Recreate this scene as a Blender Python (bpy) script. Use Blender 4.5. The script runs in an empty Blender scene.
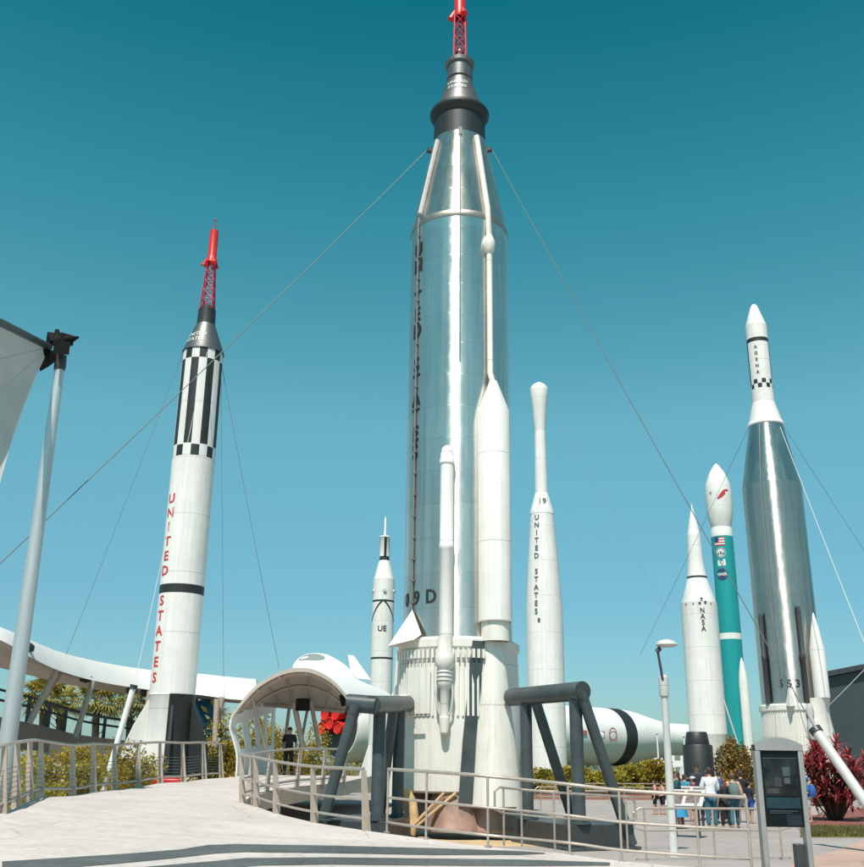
import bpy, bmesh, math, random
from mathutils import Vector as V, Matrix, Quaternion
from mathutils.bvhtree import BVHTree
random.seed(7)
PI = math.pi
sin, cos, R = math.sin, math.cos, math.radians
scene = bpy.context.scene
COL = scene.collection

# ------------------------------------------------------------------ camera
F = 995.0; CX, CY = 432.0, 433.5
PITCH, ROLL = R(18.3), R(0.69)
CAM = V((0, 0, 1.75))
fw = V((0, cos(PITCH), sin(PITCH)))
r0 = V((1, 0, 0)); u0 = V((0, -sin(PITCH), cos(PITCH)))
rt = cos(ROLL)*r0 + sin(ROLL)*u0
up = cos(ROLL)*u0 - sin(ROLL)*r0
def ray(px, py): return fw + rt*((px-CX)/F) - up*((py-CY)/F)
def at(px, py, Y):
    d = ray(px, py); return CAM + d*(Y/d.y)
def gnd(px, py, z=0.0):
    d = ray(px, py); return CAM + d*((z-CAM.z)/d.z)
def proj(p):
    q = V(p)-CAM; z = q.dot(fw)
    return CX+F*q.dot(rt)/z, CY-F*q.dot(up)/z
def mpp(p): return (V(p)-CAM).dot(fw)/F         # metres per photo pixel at p

cd = bpy.data.cameras.new('camera'); cam = bpy.data.objects.new('camera', cd); COL.objects.link(cam)
cam.matrix_world = Matrix(((rt.x, up.x, -fw.x, CAM.x), (rt.y, up.y, -fw.y, CAM.y), (rt.z, up.z, -fw.z, CAM.z), (0, 0, 0, 1)))
cd.sensor_fit = 'HORIZONTAL'; cd.sensor_width = 36; cd.lens = F/864*36
cd.clip_start = 0.1; cd.clip_end = 6000
scene.camera = cam

# ------------------------------------------------------------------ light
SUN_EL, SUN_AZ = R(60), R(13)          # azimuth: to the left of straight behind the camera
sdir = V((-sin(SUN_AZ)*cos(SUN_EL), -cos(SUN_AZ)*cos(SUN_EL), sin(SUN_EL)))
sl = bpy.data.lights.new('sun', 'SUN'); sl.energy = 4.45; sl.angle = R(0.53); sl.color = (1, .92, .84)
so = bpy.data.objects.new('sun', sl); COL.objects.link(so)
so.rotation_euler = sdir.to_track_quat('Z', 'Y').to_euler()
w = bpy.data.worlds.new('World'); scene.world = w; w.use_nodes = True
nt = w.node_tree; nt.nodes.clear()
out = nt.nodes.new('ShaderNodeOutputWorld'); bg = nt.nodes.new('ShaderNodeBackground')
sky = nt.nodes.new('ShaderNodeTexSky'); sky.sky_type = 'NISHITA'; sky.sun_disc = False
sky.sun_elevation = SUN_EL; sky.sun_rotation = math.atan2(sdir.x, sdir.y)
sky.altitude = 0; sky.air_density = 1.0; sky.dust_density = 0.6; sky.ozone_density = 1.5
mx = nt.nodes.new('ShaderNodeMix'); mx.data_type = 'RGBA'; mx.blend_type = 'MULTIPLY'; mx.inputs[0].default_value = 1
tcw = nt.nodes.new('ShaderNodeTexCoord'); spw = nt.nodes.new('ShaderNodeSeparateXYZ'); nt.links.new(tcw.outputs['Generated'], spw.inputs[0])
rpw = nt.nodes.new('ShaderNodeValToRGB'); cr = rpw.color_ramp
cr.elements[0].position = 0; cr.elements[0].color = (.31, .44, .52, 1)
cr.elements[1].position = .70; cr.elements[1].color = (.004, .55, .44, 1)
for p_, c_ in ((.86, (.34, .50, .40)), (.15, (.34, .58, .56)), (.32, (.46, .88, .69)), (.52, (.17, .80, .60))):
    e_ = cr.elements.new(p_); e_.color = (*c_, 1)
nt.links.new(spw.outputs[2], rpw.inputs[0]); nt.links.new(rpw.outputs[0], mx.inputs[7])
nt.links.new(sky.outputs[0], mx.inputs[6]); nt.links.new(mx.outputs[2], bg.inputs[0])
bg.inputs[1].default_value = 0.15; nt.links.new(bg.outputs[0], out.inputs[0])
scene.view_settings.view_transform = 'Standard'; scene.view_settings.look = 'None'
scene.view_settings.exposure = 0.33; scene.view_settings.gamma = 1
scene.view_settings.use_curve_mapping = False

# ------------------------------------------------------------------ materials
MATS = {}
def mat(name, col, rough=.5, metal=0., var=.12, scale=3., bump=0., col2=None, stretch=None, aniso=0, spec=None, coat=0, fine=0, transl=0, emit=0):
    m = bpy.data.materials.new(name); m.use_nodes = True
    n = m.node_tree.nodes; l = m.node_tree.links
    b = n['Principled BSDF']
    b.inputs['Roughness'].default_value = rough; b.inputs['Metallic'].default_value = metal
    if spec is not None: b.inputs['Specular IOR Level'].default_value = spec
    if coat: b.inputs['Coat Weight'].default_value = coat
    tc = n.new('ShaderNodeTexCoord'); mp = n.new('ShaderNodeMapping')
    if stretch: mp.inputs['Scale'].default_value = stretch
    l.new(tc.outputs['Object'], mp.inputs[0])
    nz = n.new('ShaderNodeTexNoise'); nz.inputs['Scale'].default_value = scale; nz.inputs['Detail'].default_value = 6
    nz.inputs['Roughness'].default_value = .62
    l.new(mp.outputs[0], nz.inputs['Vector'])
    rp = n.new('ShaderNodeValToRGB'); rp.color_ramp.elements[0].position = .3; rp.color_ramp.elements[1].position = .7
    c1 = [min(1, c*(1-var)) for c in col]; c2 = [min(1, c*(1+var)) for c in (col2 or col)]
    rp.color_ramp.elements[0].color = (*c1, 1); rp.color_ramp.elements[1].color = (*c2, 1)
    l.new(nz.outputs[0], rp.inputs[0])
    last = rp.outputs[0]
    if fine:
        n2 = n.new('ShaderNodeTexNoise'); n2.inputs['Scale'].default_value = scale*14; n2.inputs['Detail'].default_value = 4
        l.new(tc.outputs['Object'], n2.inputs['Vector'])
        mr = n.new('ShaderNodeMapRange'); mr.inputs[1].default_value = .3; mr.inputs[2].default_value = .7
        mr.inputs[3].default_value = 1-fine; mr.inputs[4].default_value = 1+fine
        l.new(n2.outputs[0], mr.inputs[0])
        mm = n.new('ShaderNodeMix'); mm.data_type = 'RGBA'; mm.blend_type = 'MULTIPLY'; mm.inputs[0].default_value = 1
        l.new(last, mm.inputs[6]); l.new(mr.outputs[0], mm.inputs[7]); last = mm.outputs[2]
    l.new(last, b.inputs['Base Color'])
    if bump:
        bp = n.new('ShaderNodeBump'); bp.inputs['Strength'].default_value = bump; bp.inputs['Distance'].default_value = .05
        l.new(nz.outputs[0], bp.inputs['Height']); l.new(bp.outputs[0], b.inputs['Normal'])
    if metal:
        mr = n.new('ShaderNodeMapRange'); mr.inputs[3].default_value = max(.02, rough-.07); mr.inputs[4].default_value = rough+.07
        l.new(nz.outputs[0], mr.inputs[0]); l.new(mr.outputs[0], b.inputs['Roughness'])
    if transl:
        b.inputs['Subsurface Weight'].default_value = 0
        tr = n.new('ShaderNodeBsdfTranslucent'); l.new(last, tr.inputs[0])
        ms = n.new('ShaderNodeMixShader'); ms.inputs[0].default_value = transl
        o = n['Material Output']; l.new(b.outputs[0], ms.inputs[1]); l.new(tr.outputs[0], ms.inputs[2]); l.new(ms.outputs[0], o.inputs[0])
    if emit:
        l.new(last, b.inputs['Emission Color']); b.inputs['Emission Strength'].default_value = emit
    MATS[name] = m
    return m

def metal_skin(name, col, rough, aniso, ring=0.9, rot=0.25, dirt=.12, panel=12):
    """rolled stainless skin: welded rings, vertical lap seams, smears; brushed around the girth"""
    m = mat(name, col, rough, 1.0, var=dirt, scale=1.2, stretch=(2.2, 2.2, .12))
    n = m.node_tree.nodes; l = m.node_tree.links; b = n['Principled BSDF']
    b.inputs['Anisotropic'].default_value = aniso; b.inputs['Anisotropic Rotation'].default_value = rot
    tg = n.new('ShaderNodeTangent'); tg.direction_type = 'RADIAL'; tg.axis = 'Z'; l.new(tg.outputs[0], b.inputs['Tangent'])
    tc = n.new('ShaderNodeTexCoord'); sp = n.new('ShaderNodeSeparateXYZ'); l.new(tc.outputs['Object'], sp.inputs[0])
    def M(op, a, c=None):
        q = n.new('ShaderNodeMath'); q.operation = op
        for i, x in enumerate((a, c)):
            if x is None: continue
            if isinstance(x, (int, float)): q.inputs[i].default_value = x
            else: l.new(x, q.inputs[i])
        return q.outputs[0]
    zz = M('FRACT', M('DIVIDE', sp.outputs[2], ring))
    seam = M('LESS_THAN', zz, .025/ring)
    an = M('FRACT', M('MULTIPLY', M('ARCTAN2', sp.outputs[0], sp.outputs[1]), panel/(2*PI)))
    seam2 = M('MULTIPLY', M('LESS_THAN', an, .012*panel/6), .6)
    s = M('MAXIMUM', seam, seam2)
    # each ring its own tone
    wn = n.new('ShaderNodeTexWhiteNoise'); wn.noise_dimensions = '1D'; l.new(M('FLOOR', M('DIVIDE', sp.outputs[2], ring)), wn.inputs['W'])
    tone = M('ADD', M('MULTIPLY', wn.outputs[0], .10), .93)
    base = b.inputs['Base Color'].links[0].from_socket
    k = M('MULTIPLY', tone, M('SUBTRACT', 1.0, M('MULTIPLY', s, .13)))
    mm = n.new('ShaderNodeMix'); mm.data_type = 'RGBA'; mm.blend_type = 'MULTIPLY'; mm.inputs[0].default_value = 1
    l.new(base, mm.inputs[6]); l.new(k, mm.inputs[7]); l.new(mm.outputs[2], b.inputs['Base Color'])
    # slight oil-canning of the thin skin
    nz = n.new('ShaderNodeTexNoise'); nz.inputs['Scale'].default_value = .9; nz.inputs['Detail'].default_value = 2; l.new(tc.outputs['Object'], nz.inputs['Vector'])
    bp = n.new('ShaderNodeBump'); bp.inputs['Strength'].default_value = .22; bp.inputs['Distance'].default_value = .14
    n3 = n.new('ShaderNodeTexNoise'); n3.inputs['Scale'].default_value = 4.5; n3.inputs['Detail'].default_value = 1; l.new(tc.outputs['Object'], n3.inputs['Vector'])
    hsum = M('SUBTRACT', M('ADD', nz.outputs[0], M('MULTIPLY', n3.outputs[0], .10)), M('MULTIPLY', s, .012))
    l.new(hsum, bp.inputs['Height']); l.new(bp.outputs[0], b.inputs['Normal'])
    mp2 = n.new('ShaderNodeMapping'); mp2.inputs['Scale'].default_value = (5, 5, .10); l.new(tc.outputs['Object'], mp2.inputs[0])
    n4 = n.new('ShaderNodeTexNoise'); n4.inputs['Scale'].default_value = 1.5; n4.inputs['Detail'].default_value = 5; l.new(mp2.outputs[0], n4.inputs['Vector'])
    wr = n.new('ShaderNodeMapRange'); wr.inputs[1].default_value = .56; wr.inputs[2].default_value = .72; wr.inputs[4].default_value = .45; l.new(n4.outputs[0], wr.inputs[0])
    m9 = n.new('ShaderNodeMix'); m9.data_type = 'RGBA'; l.new(wr.outputs[0], m9.inputs[0]); l.new(mm.outputs[2], m9.inputs[6]); m9.inputs[7].default_value = (.44, .38, .33, 1); l.new(m9.outputs[2], b.inputs['Base Color'])
    return m

def paint_skin(name, col, rough=.42, ring=2.4, streak=.07, grime=.30):
    """painted rocket skin: faint vertical rain streaks, grime, joint lines"""
    m = mat(name, col, rough, 0, var=streak, scale=1.6, stretch=(3, 3, .14), fine=.02)
    n = m.node_tree.nodes; l = m.node_tree.links; b = n['Principled BSDF']
    tc = n.new('ShaderNodeTexCoord'); sp = n.new('ShaderNodeSeparateXYZ'); l.new(tc.outputs['Object'], sp.inputs[0])
    def M(op, a, c=None):
        q = n.new('ShaderNodeMath'); q.operation = op
        for i, x in enumerate((a, c)):
            if x is None: continue
            if isinstance(x, (int, float)): q.inputs[i].default_value = x
            else: l.new(x, q.inputs[i])
        return q.outputs[0]
    seam = M('LESS_THAN', M('FRACT', M('DIVIDE', sp.outputs[2], ring)), .03/ring)
    k = M('SUBTRACT', 1.0, M('MULTIPLY', seam, .3))
    base = b.inputs['Base Color'].links[0].from_socket
    mm = n.new('ShaderNodeMix'); mm.data_type = 'RGBA'; mm.blend_type = 'MULTIPLY'; mm.inputs[0].default_value = 1
    l.new(base, mm.inputs[6]); l.new(k, mm.inputs[7])
    mp2 = n.new('ShaderNodeMapping'); mp2.inputs['Scale'].default_value = (6, 6, .16); l.new(tc.outputs['Object'], mp2.inputs[0])
    n4 = n.new('ShaderNodeTexNoise'); n4.inputs['Scale'].default_value = 1.7; n4.inputs['Detail'].default_value = 6; l.new(mp2.outputs[0], n4.inputs['Vector'])
    wr = n.new('ShaderNodeMapRange'); wr.inputs[1].default_value = .55; wr.inputs[2].default_value = .74; wr.inputs[4].default_value = grime; l.new(n4.outputs[0], wr.inputs[0])
    m9 = n.new('ShaderNodeMix'); m9.data_type = 'RGBA'; l.new(wr.outputs[0], m9.inputs[0]); l.new(mm.outputs[2], m9.inputs[6]); m9.inputs[7].default_value = (.42, .36, .29, 1)
    n5 = n.new('ShaderNodeTexNoise'); n5.inputs['Scale'].default_value = .8; n5.inputs['Detail'].default_value = 8; n5.inputs['Roughness'].default_value = .7; l.new(tc.outputs['Object'], n5.inputs['Vector'])
    w5 = n.new('ShaderNodeMapRange'); w5.inputs[1].default_value = .35; w5.inputs[2].default_value = .7; w5.inputs[3].default_value = .90; w5.inputs[4].default_value = 1.02; l.new(n5.outputs[0], w5.inputs[0])
    m6 = n.new('ShaderNodeMix'); m6.data_type = 'RGBA'; m6.blend_type = 'MULTIPLY'; m6.inputs[0].default_value = 1; l.new(m9.outputs[2], m6.inputs[6]); l.new(w5.outputs[0], m6.inputs[7]); l.new(m6.outputs[2], b.inputs['Base Color'])
    return m

steel_skin = metal_skin('stainless_skin', (.74, .705, .67), .30, .95, .92, dirt=.2)
nose_skin = metal_skin('weathered_nose_skin', (.76, .63, .56), .34, .95, .92, dirt=.25)
steel_skin_far = metal_skin('stainless_skin_dull', (.56, .54, .51), .35, .94, 1.1, dirt=.22)
white = paint_skin('white_paint', (.80, .785, .75))
cream = paint_skin('cream_paint', (.76, .74, .68), .5, 3.1, .06, .42)
white_plain = mat('plain_white', (.80, .79, .76), .45, var=.05, scale=2, fine=.02)
black = mat('black_paint', (.020, .023, .024), .5, var=.2, scale=3)
flood_black = mat('matt_black_housing', (.008, .009, .009), .75, var=.2, scale=3, spec=.15)
chargrey = mat('charcoal_grey', (.05, .056, .058), .42, .2, var=.2, scale=6)
capsule_metal = mat('capsule_shingles', (.17, .175, .175), .45, .7, var=.25, scale=5, stretch=(6, 6, .4))
capsule_dark = mat('capsule_dark', (.032, .036, .038), .5, .3, var=.3, scale=6, stretch=(6, 6, .4))
red = mat('red_paint', (.62, .022, .02), .4, var=.15, scale=4)
redcover = mat('red_canvas_cover', (.68, .02, .012), .5, var=.18, scale=3, bump=.2)
redletter = mat('red_lettering', (.58, .03, .03), .5, var=.1, scale=4)
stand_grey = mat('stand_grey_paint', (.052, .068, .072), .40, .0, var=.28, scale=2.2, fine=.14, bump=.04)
rail_metal = mat('brushed_rail_metal', (.48, .41, .355), .42, .5, var=.12, scale=6)
post_metal = mat('tan_post_metal', (.46, .375, .31), .5, .15, var=.14, scale=4)
cable_mat = mat('steel_cable', (.17, .185, .19), .5, .3, var=.1)
pole_metal = mat('galvanised_pole', (.55, .57, .58), .42, .55, var=.1, scale=2, stretch=(3, 3, .3))
lamp_grey = mat('light_grey_paint', (.52, .52, .505), .45, var=.07, scale=3)
fascia_m = mat('white_fascia', (.78, .76, .73), .5, var=.05, scale=.6, fine=.02)
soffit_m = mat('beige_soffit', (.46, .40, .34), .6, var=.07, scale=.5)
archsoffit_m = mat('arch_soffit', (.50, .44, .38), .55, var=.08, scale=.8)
brownwall = mat('brown_stucco', (.24, .17, .135), .7, var=.12, scale=1.2, fine=.06)
tanwall = mat('tan_stucco', (.47, .39, .32), .7, var=.1, scale=1.2, fine=.05)
bluepaint = mat('blue_paint', (.03, .22, .42), .4, var=.12)
teal = mat('teal_paint', (.012, .30, .31), .4, var=.07, scale=1.2, stretch=(3, 3, .15))
fabric = mat('shade_fabric', (.74, .73, .70), .8, var=.05, scale=1.5, transl=.45)
dark_glass = mat('dark_screen_glass', (.006, .010, .012), .2, var=.3, scale=1.5, spec=.2)
glass_grey = mat('grey_window', (.22, .27, .27), .12, var=.15, scale=.5)
glass_teal = mat('teal_window_glass', (.03, .10, .12), .1, var=.2, scale=.7)
building_m = mat('dark_building_cladding', (.035, .052, .056), .5, var=.12, scale=.4)
nozzle_m = mat('brown_nozzle_metal', (.33, .21, .165), .55, .25, var=.3, scale=2.5, fine=.1)
tan_strut = mat('tan_frame_paint', (.55, .38, .20), .6, var=.2, scale=4)
bark = mat('palm_bark', (.12, .09, .06), .85, var=.4, scale=8, bump=.5)
leaf_palm = mat('palm_leaf', (.13, .16, .035), .55, var=.4, scale=.9, col2=(.36, .27, .045), transl=.25)
leaf_hedge = mat('hedge_leaf', (.19, .19, .022), .55, var=.4, scale=1.1, col2=(.44, .34, .035), transl=.35)
leaf_yellow = mat('yellow_shrub_leaf', (.20, .165, .016), .55, var=.4, scale=.9, col2=(.42, .29, .025), transl=.35)
leaf_dark = mat('dark_shrub_leaf', (.022, .034, .014), .55, var=.5, scale=1.4, col2=(.09, .08, .02), transl=.2)
leaf_orange = mat('coppery_leaf', (.06, .075, .02), .55, var=.45, scale=1.2, col2=(.28, .16, .03), transl=.2)
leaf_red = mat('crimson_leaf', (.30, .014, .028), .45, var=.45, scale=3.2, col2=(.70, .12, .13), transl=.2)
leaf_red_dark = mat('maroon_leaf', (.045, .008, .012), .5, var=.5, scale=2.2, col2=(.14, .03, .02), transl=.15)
wood_dark = mat('dark_stem', (.06, .04, .03), .8, var=.3, scale=6)
skin_a = mat('skin_light', (.48, .27, .19), .55, var=.08, scale=8)
skin_b = mat('skin_tan', (.36, .19, .125), .55, var=.08, scale=8)
hair_brown = mat('hair_brown', (.05, .028, .016), .6, var=.3, scale=20)
hair_black = mat('hair_black', (.012, .010, .009), .6, var=.3, scale=20)
hair_ginger = mat('hair_reddish', (.14, .06, .025), .6, var=.3, scale=20)
def cloth(name, c): return mat(name, c, .8, var=.16, scale=7, bump=.3)
c_white = cloth('white_shirt', (.72, .72, .74)); c_jeans = cloth('blue_jeans', (.035, .12, .17)); c_teal = cloth('dark_teal_top', (.012, .06, .085))
c_blue = cloth('bright_blue_skirt', (.03, .26, .46)); c_cyan = cloth('cyan_shirt', (.05, .26, .38)); c_navy = cloth('navy_shirt', (.018, .022, .04))
c_maroon = cloth('maroon_plaid_shirt', (.13, .02, .035)); c_pink = cloth('blush_top', (.55, .30, .24)); c_black = cloth('black_shirt', (.014, .014, .016))
c_grey = cloth('grey_shorts', (.42, .41, .40)); c_green = cloth('sage_backpack', (.13, .19, .17)); c_shoe = cloth('dark_shoe', (.03, .03, .032)); c_sand = cloth('sandal_tan', (.35, .18, .12))
c_royal = cloth('royal_blue_cloth', (.02, .10, .33)); c_rose = cloth('rose_shirt', (.52, .22, .22)); c_cap = cloth('pale_grey_cap', (.50, .50, .50))
red_gloss = mat('cart_red', (.5, .02, .02), .35, var=.1)

def concrete(name, base, joint=1.6, tint=None, var=.1, jd=.35):
    m = mat(name, base, .75, var=var, scale=.55, col2=tint, fine=.10, bump=.05)
    n = m.node_tree.nodes; l = m.node_tree.links; b = n['Principled BSDF']
    tc = n.new('ShaderNodeTexCoord'); br = n.new('ShaderNodeTexBrick')
    br.inputs['Scale'].default_value = 1; br.inputs['Brick Width'].default_value = joint*1.6; br.inputs['Row Height'].default_value = joint
    br.inputs['Mortar Size'].default_value = .012; br.inputs['Mortar Smooth'].default_value = .3
    br.inputs[1].default_value = (1, 1, 1, 1); br.inputs[2].default_value = (.93, .93, .93, 1); br.inputs[3].default_value = (1-jd, 1-jd, 1-jd, 1)
    l.new(tc.outputs['Object'], br.inputs[0])
    mm = n.new('ShaderNodeMix'); mm.data_type = 'RGBA'; mm.blend_type = 'MULTIPLY'; mm.inputs[0].default_value = 1
    base_s = b.inputs['Base Color'].links[0].from_socket
    l.new(base_s, mm.inputs[6]); l.new(br.outputs[0], mm.inputs[7])
    # streaky brush marks across the slab
    mp = n.new('ShaderNodeMapping'); mp.inputs['Scale'].default_value = (.35, 2.2, 1); l.new(tc.outputs['Object'], mp.inputs[0])
    nz = n.new('ShaderNodeTexNoise'); nz.inputs['Scale'].default_value = 1.6; nz.inputs['Detail'].default_value = 7; l.new(mp.outputs[0], nz.inputs['Vector'])
    mr = n.new('ShaderNodeMapRange'); mr.inputs[1].default_value = .3; mr.inputs[2].default_value = .7; mr.inputs[3].default_value = .93; mr.inputs[4].default_value = 1.05
    l.new(nz.outputs[0], mr.inputs[0])
    m2 = n.new('ShaderNodeMix'); m2.data_type = 'RGBA'; m2.blend_type = 'MULTIPLY'; m2.inputs[0].default_value = 1
    l.new(mm.outputs[2], m2.inputs[6]); l.new(mr.outputs[0], m2.inputs[7]); 
    # spots, stains and hairline cracks
    n6 = n.new('ShaderNodeTexNoise'); n6.inputs['Scale'].default_value = 2.1; n6.inputs['Detail'].default_value = 9; n6.inputs['Roughness'].default_value = .75; l.new(tc.outputs['Object'], n6.inputs['Vector'])
    w6 = n.new('ShaderNodeMapRange'); w6.inputs[1].default_value = .57; w6.inputs[2].default_value = .78; w6.inputs[3].default_value = 1; w6.inputs[4].default_value = .70; l.new(n6.outputs[0], w6.inputs[0])
    vo6 = n.new('ShaderNodeTexVoronoi'); vo6.feature = 'DISTANCE_TO_EDGE'; vo6.inputs['Scale'].default_value = .28
    mw = n.new('ShaderNodeMix'); mw.data_type = 'RGBA'; mw.inputs[0].default_value = .12; l.new(tc.outputs['Object'], mw.inputs[6]); l.new(n6.outputs[1], mw.inputs[7]); l.new(mw.outputs[2], vo6.inputs['Vector'])
    ck = n.new('ShaderNodeMapRange'); ck.inputs[1].default_value = .0; ck.inputs[2].default_value = .006; ck.inputs[3].default_value = .72; ck.inputs[4].default_value = 1; l.new(vo6.outputs['Distance'], ck.inputs[0])
    mu = n.new('ShaderNodeMath'); mu.operation = 'MULTIPLY'; l.new(w6.outputs[0], mu.inputs[0]); l.new(ck.outputs[0], mu.inputs[1])
    m7 = n.new('ShaderNodeMix'); m7.data_type = 'RGBA'; m7.blend_type = 'MULTIPLY'; m7.inputs[0].default_value = 1; l.new(m2.outputs[2], m7.inputs[6]); l.new(mu.outputs[0], m7.inputs[7]); l.new(m7.outputs[2], b.inputs['Base Color'])
    return m
deck_m = concrete('pale_deck_concrete', (.53, .48, .45), 2.4, jd=.16)
band_m = concrete('dark_band', (.060, .070, .072), .5, (.10, .115, .115), jd=.3)
paving_m = concrete('grey_paving', (.34, .305, .29), 3.0, jd=.2)
brickpath_m = concrete('pink_brick_paving', (.47, .32, .26), .22, jd=.3)
grass_m = mat('lawn', (.07, .085, .012), .8, var=.4, scale=3, col2=(.13, .115, .03), fine=.3)
far_m = mat('far_ground', (.10, .10, .045), .9, var=.3, scale=.03)
mulch_m = mat('red_mulch', (.20, .07, .055), .9, var=.4, scale=9, fine=.3)
sand_m = mat('sandy_gravel', (.50, .36, .21), .9, var=.25, scale=2, fine=.25)

# ------------------------------------------------------------------ mesh builder
class MB:
    def __init__(s): s.v = []; s.f = []; s.m = []
    def add(s, vs, fs, mi=0):
        o = len(s.v); s.v += [V(p) for p in vs]
        for f in fs: s.f.append([o+i for i in f]); s.m.append(mi)
        return s
    def box(s, c, size, rot=None, mi=0):
        c = V(c); x, y, z = [q/2 for q in size]
        vs = [V((sx*x, sy*y, sz*z)) for sx in (-1, 1) for sy in (-1, 1) for sz in (-1, 1)]
        if rot is not None: vs = [rot @ p for p in vs]
        return s.add([c+p for p in vs], [(0, 1, 3, 2), (4, 6, 7, 5), (0, 4, 5, 1), (2, 3, 7, 6), (0, 2, 6, 4), (1, 5, 7, 3)], mi)
    def beam(s, a, b, wdt, hgt, upv=V((0, 0, 1)), mi=0, w2=None, h2=None):
        a, b = V(a), V(b); d = (b-a).normalized()
        x = d.cross(upv)
        if x.length < 1e-4: x = d.cross(V((0, 1, 0)))
        x.normalize(); y = x.cross(d).normalized()
        w2 = w2 or wdt; h2 = h2 or hgt; vs = []
        for p, ww, hh in ((a, wdt, hgt), (b, w2, h2)):
            for sx, sy in ((-1, -1), (1, -1), (1, 1), (-1, 1)): vs.append(p+x*sx*ww/2+y*sy*hh/2)
        return s.add(vs, [(3, 2, 1, 0), (4, 5, 6, 7), (0, 1, 5, 4), (1, 2, 6, 5), (2, 3, 7, 6), (3, 0, 4, 7)], mi)
    def cyl(s, a, b, ra, rb=None, n=16, mi=0, cap=True):
        a, b = V(a), V(b); rb = ra if rb is None else rb
        d = (b-a).normalized(); x = d.orthogonal().normalized(); y = d.cross(x)
        vs = []
        for p, r in ((a, ra), (b, rb)):
            for i in range(n):
                t = 2*PI*i/n; vs.append(p+(x*cos(t)+y*sin(t))*r)
        fs = [(i, (i+1) % n, n+(i+1) % n, n+i) for i in range(n)]
        if cap: fs += [tuple(range(n-1, -1, -1)), tuple(range(n, 2*n))]
        return s.add(vs, fs, mi)
    def tube(s, pts, r, n=8, mi=0, close=False):
        pts = [V(p) for p in pts]; N = len(pts); vs = []; x = None
        rr = r if isinstance(r, (list, tuple)) else [r]*N
        for i, p in enumerate(pts):
            if close: d = pts[(i+1) % N]-pts[i-1]
            else: d = pts[min(i+1, N-1)]-pts[max(i-1, 0)]
            d.normalize()
            if x is None: x = d.orthogonal().normalized()
            else:
                x = x-d*x.dot(d)
                x = x.normalized() if x.length > 1e-6 else d.orthogonal().normalized()
            y = d.cross(x)
            for k in range(n):
                t = 2*PI*k/n; vs.append(p+(x*cos(t)+y*sin(t))*rr[i])
        fs = []
        for i in range(N if close else N-1):
            j = (i+1) % N
            for k in range(n): fs.append((i*n+k, i*n+(k+1) % n, j*n+(k+1) % n, j*n+k))
        if not close: fs += [tuple(range(n-1, -1, -1)), tuple((N-1)*n+k for k in range(n))]
        return s.add(vs, fs, mi)
    def lathe(s, prof, n=48, o=(0, 0, 0), mfn=None, frame=None, a0=0.0, a1=2*PI):
        """prof: [(r,z)] bottom to top; frame: 3x3 rotation"""
        o = V(o); full = abs(a1-a0-2*PI) < 1e-6; m = n if full else n+1; base = len(s.v)
        for r, z in prof:
            for i in range(m):
                t = a0+(a1-a0)*i/n; p = V((r*sin(t), -r*cos(t), z))
                if frame is not None: p = frame @ p
                s.v.append(o+p)
        for j in range(len(prof)-1):
            for i in range(n):
                i2 = (i+1) % m
                s.f.append([base+j*m+i, base+j*m+i2, base+(j+1)*m+i2, base+(j+1)*m+i])
                s.m.append(mfn(i, j) if mfn else 0)
        return s
    def grid(s, rows, mi=0, flip=False):
        n = len(rows[0]); b = len(s.v)
        for r in rows: s.v += [V(p) for p in r]
        for j in range(len(rows)-1):
            for i in range(n-1):
                f = [b+j*n+i, b+j*n+i+1, b+(j+1)*n+i+1, b+(j+1)*n+i]
                s.f.append(f[::-1] if flip else f); s.m.append(mi)
        return s
    def build(s, name, mats, parent=None, org=None, smooth=True, ang=38, bevel=0):
        me = bpy.data.meshes.new(name)
        if org is None:
            if parent is not None: org = V(parent['_o'])
            else:
                xs = [p.x for p in s.v]; ys = [p.y for p in s.v]; zs = [p.z for p in s.v]
                org = V(((min(xs)+max(xs))/2, (min(ys)+max(ys))/2, min(zs)))
        org = V(org)
        me.from_pydata([p-org for p in s.v], [], s.f)
        ms = mats if isinstance(mats, (list, tuple)) else [mats]
        for q in ms: me.materials.append(q)
        if len(ms) > 1: me.polygons.foreach_set('material_index', s.m)
        bm = bmesh.new(); bm.from_mesh(me)
        bmesh.ops.recalc_face_normals(bm, faces=bm.faces)
        bm.to_mesh(me); bm.free()
        if smooth:
            me.polygons.foreach_set('use_smooth', [True]*len(me.polygons)); me.set_sharp_from_angle(angle=R(ang))
        o = bpy.data.objects.new(name, me); COL.objects.link(o)
        if parent is not None: o.parent = parent; o.location = org-V(parent['_o'])
        else: o.location = org
        o['_o'] = tuple(org)
        if bevel:
            bv = o.modifiers.new('bevel', 'BEVEL'); bv.width = bevel; bv.segments = 2; bv.limit_method = 'ANGLE'; bv.angle_limit = R(40)
        return o
def tag(o, label=None, cat=None, group=None, kind=None):
    if label: o['label'] = label
    if cat: o['category'] = cat
    if group: o['group'] = group
    if kind: o['kind'] = kind
    return o
def thing(name, loc, label, cat, group=None):
    e = bpy.data.objects.new(name, None); e.empty_display_size = .2; COL.objects.link(e)
    e.location = V(loc); e['_o'] = tuple(V(loc)); return tag(e, label, cat, group)
def copy_tree(o, loc, label=None, rz=0, sc=1):
    c = o.copy(); COL.objects.link(c); c.location = V(loc); c.rotation_euler.z += rz; c.scale = [k*sc for k in c.scale]
    if label: c['label'] = label
    for ch in list(o.children):
        d = ch.copy(); COL.objects.link(d); d.parent = c
        for g in list(ch.children):
            h = g.copy(); COL.objects.link(h); h.parent = d
    return c

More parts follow.
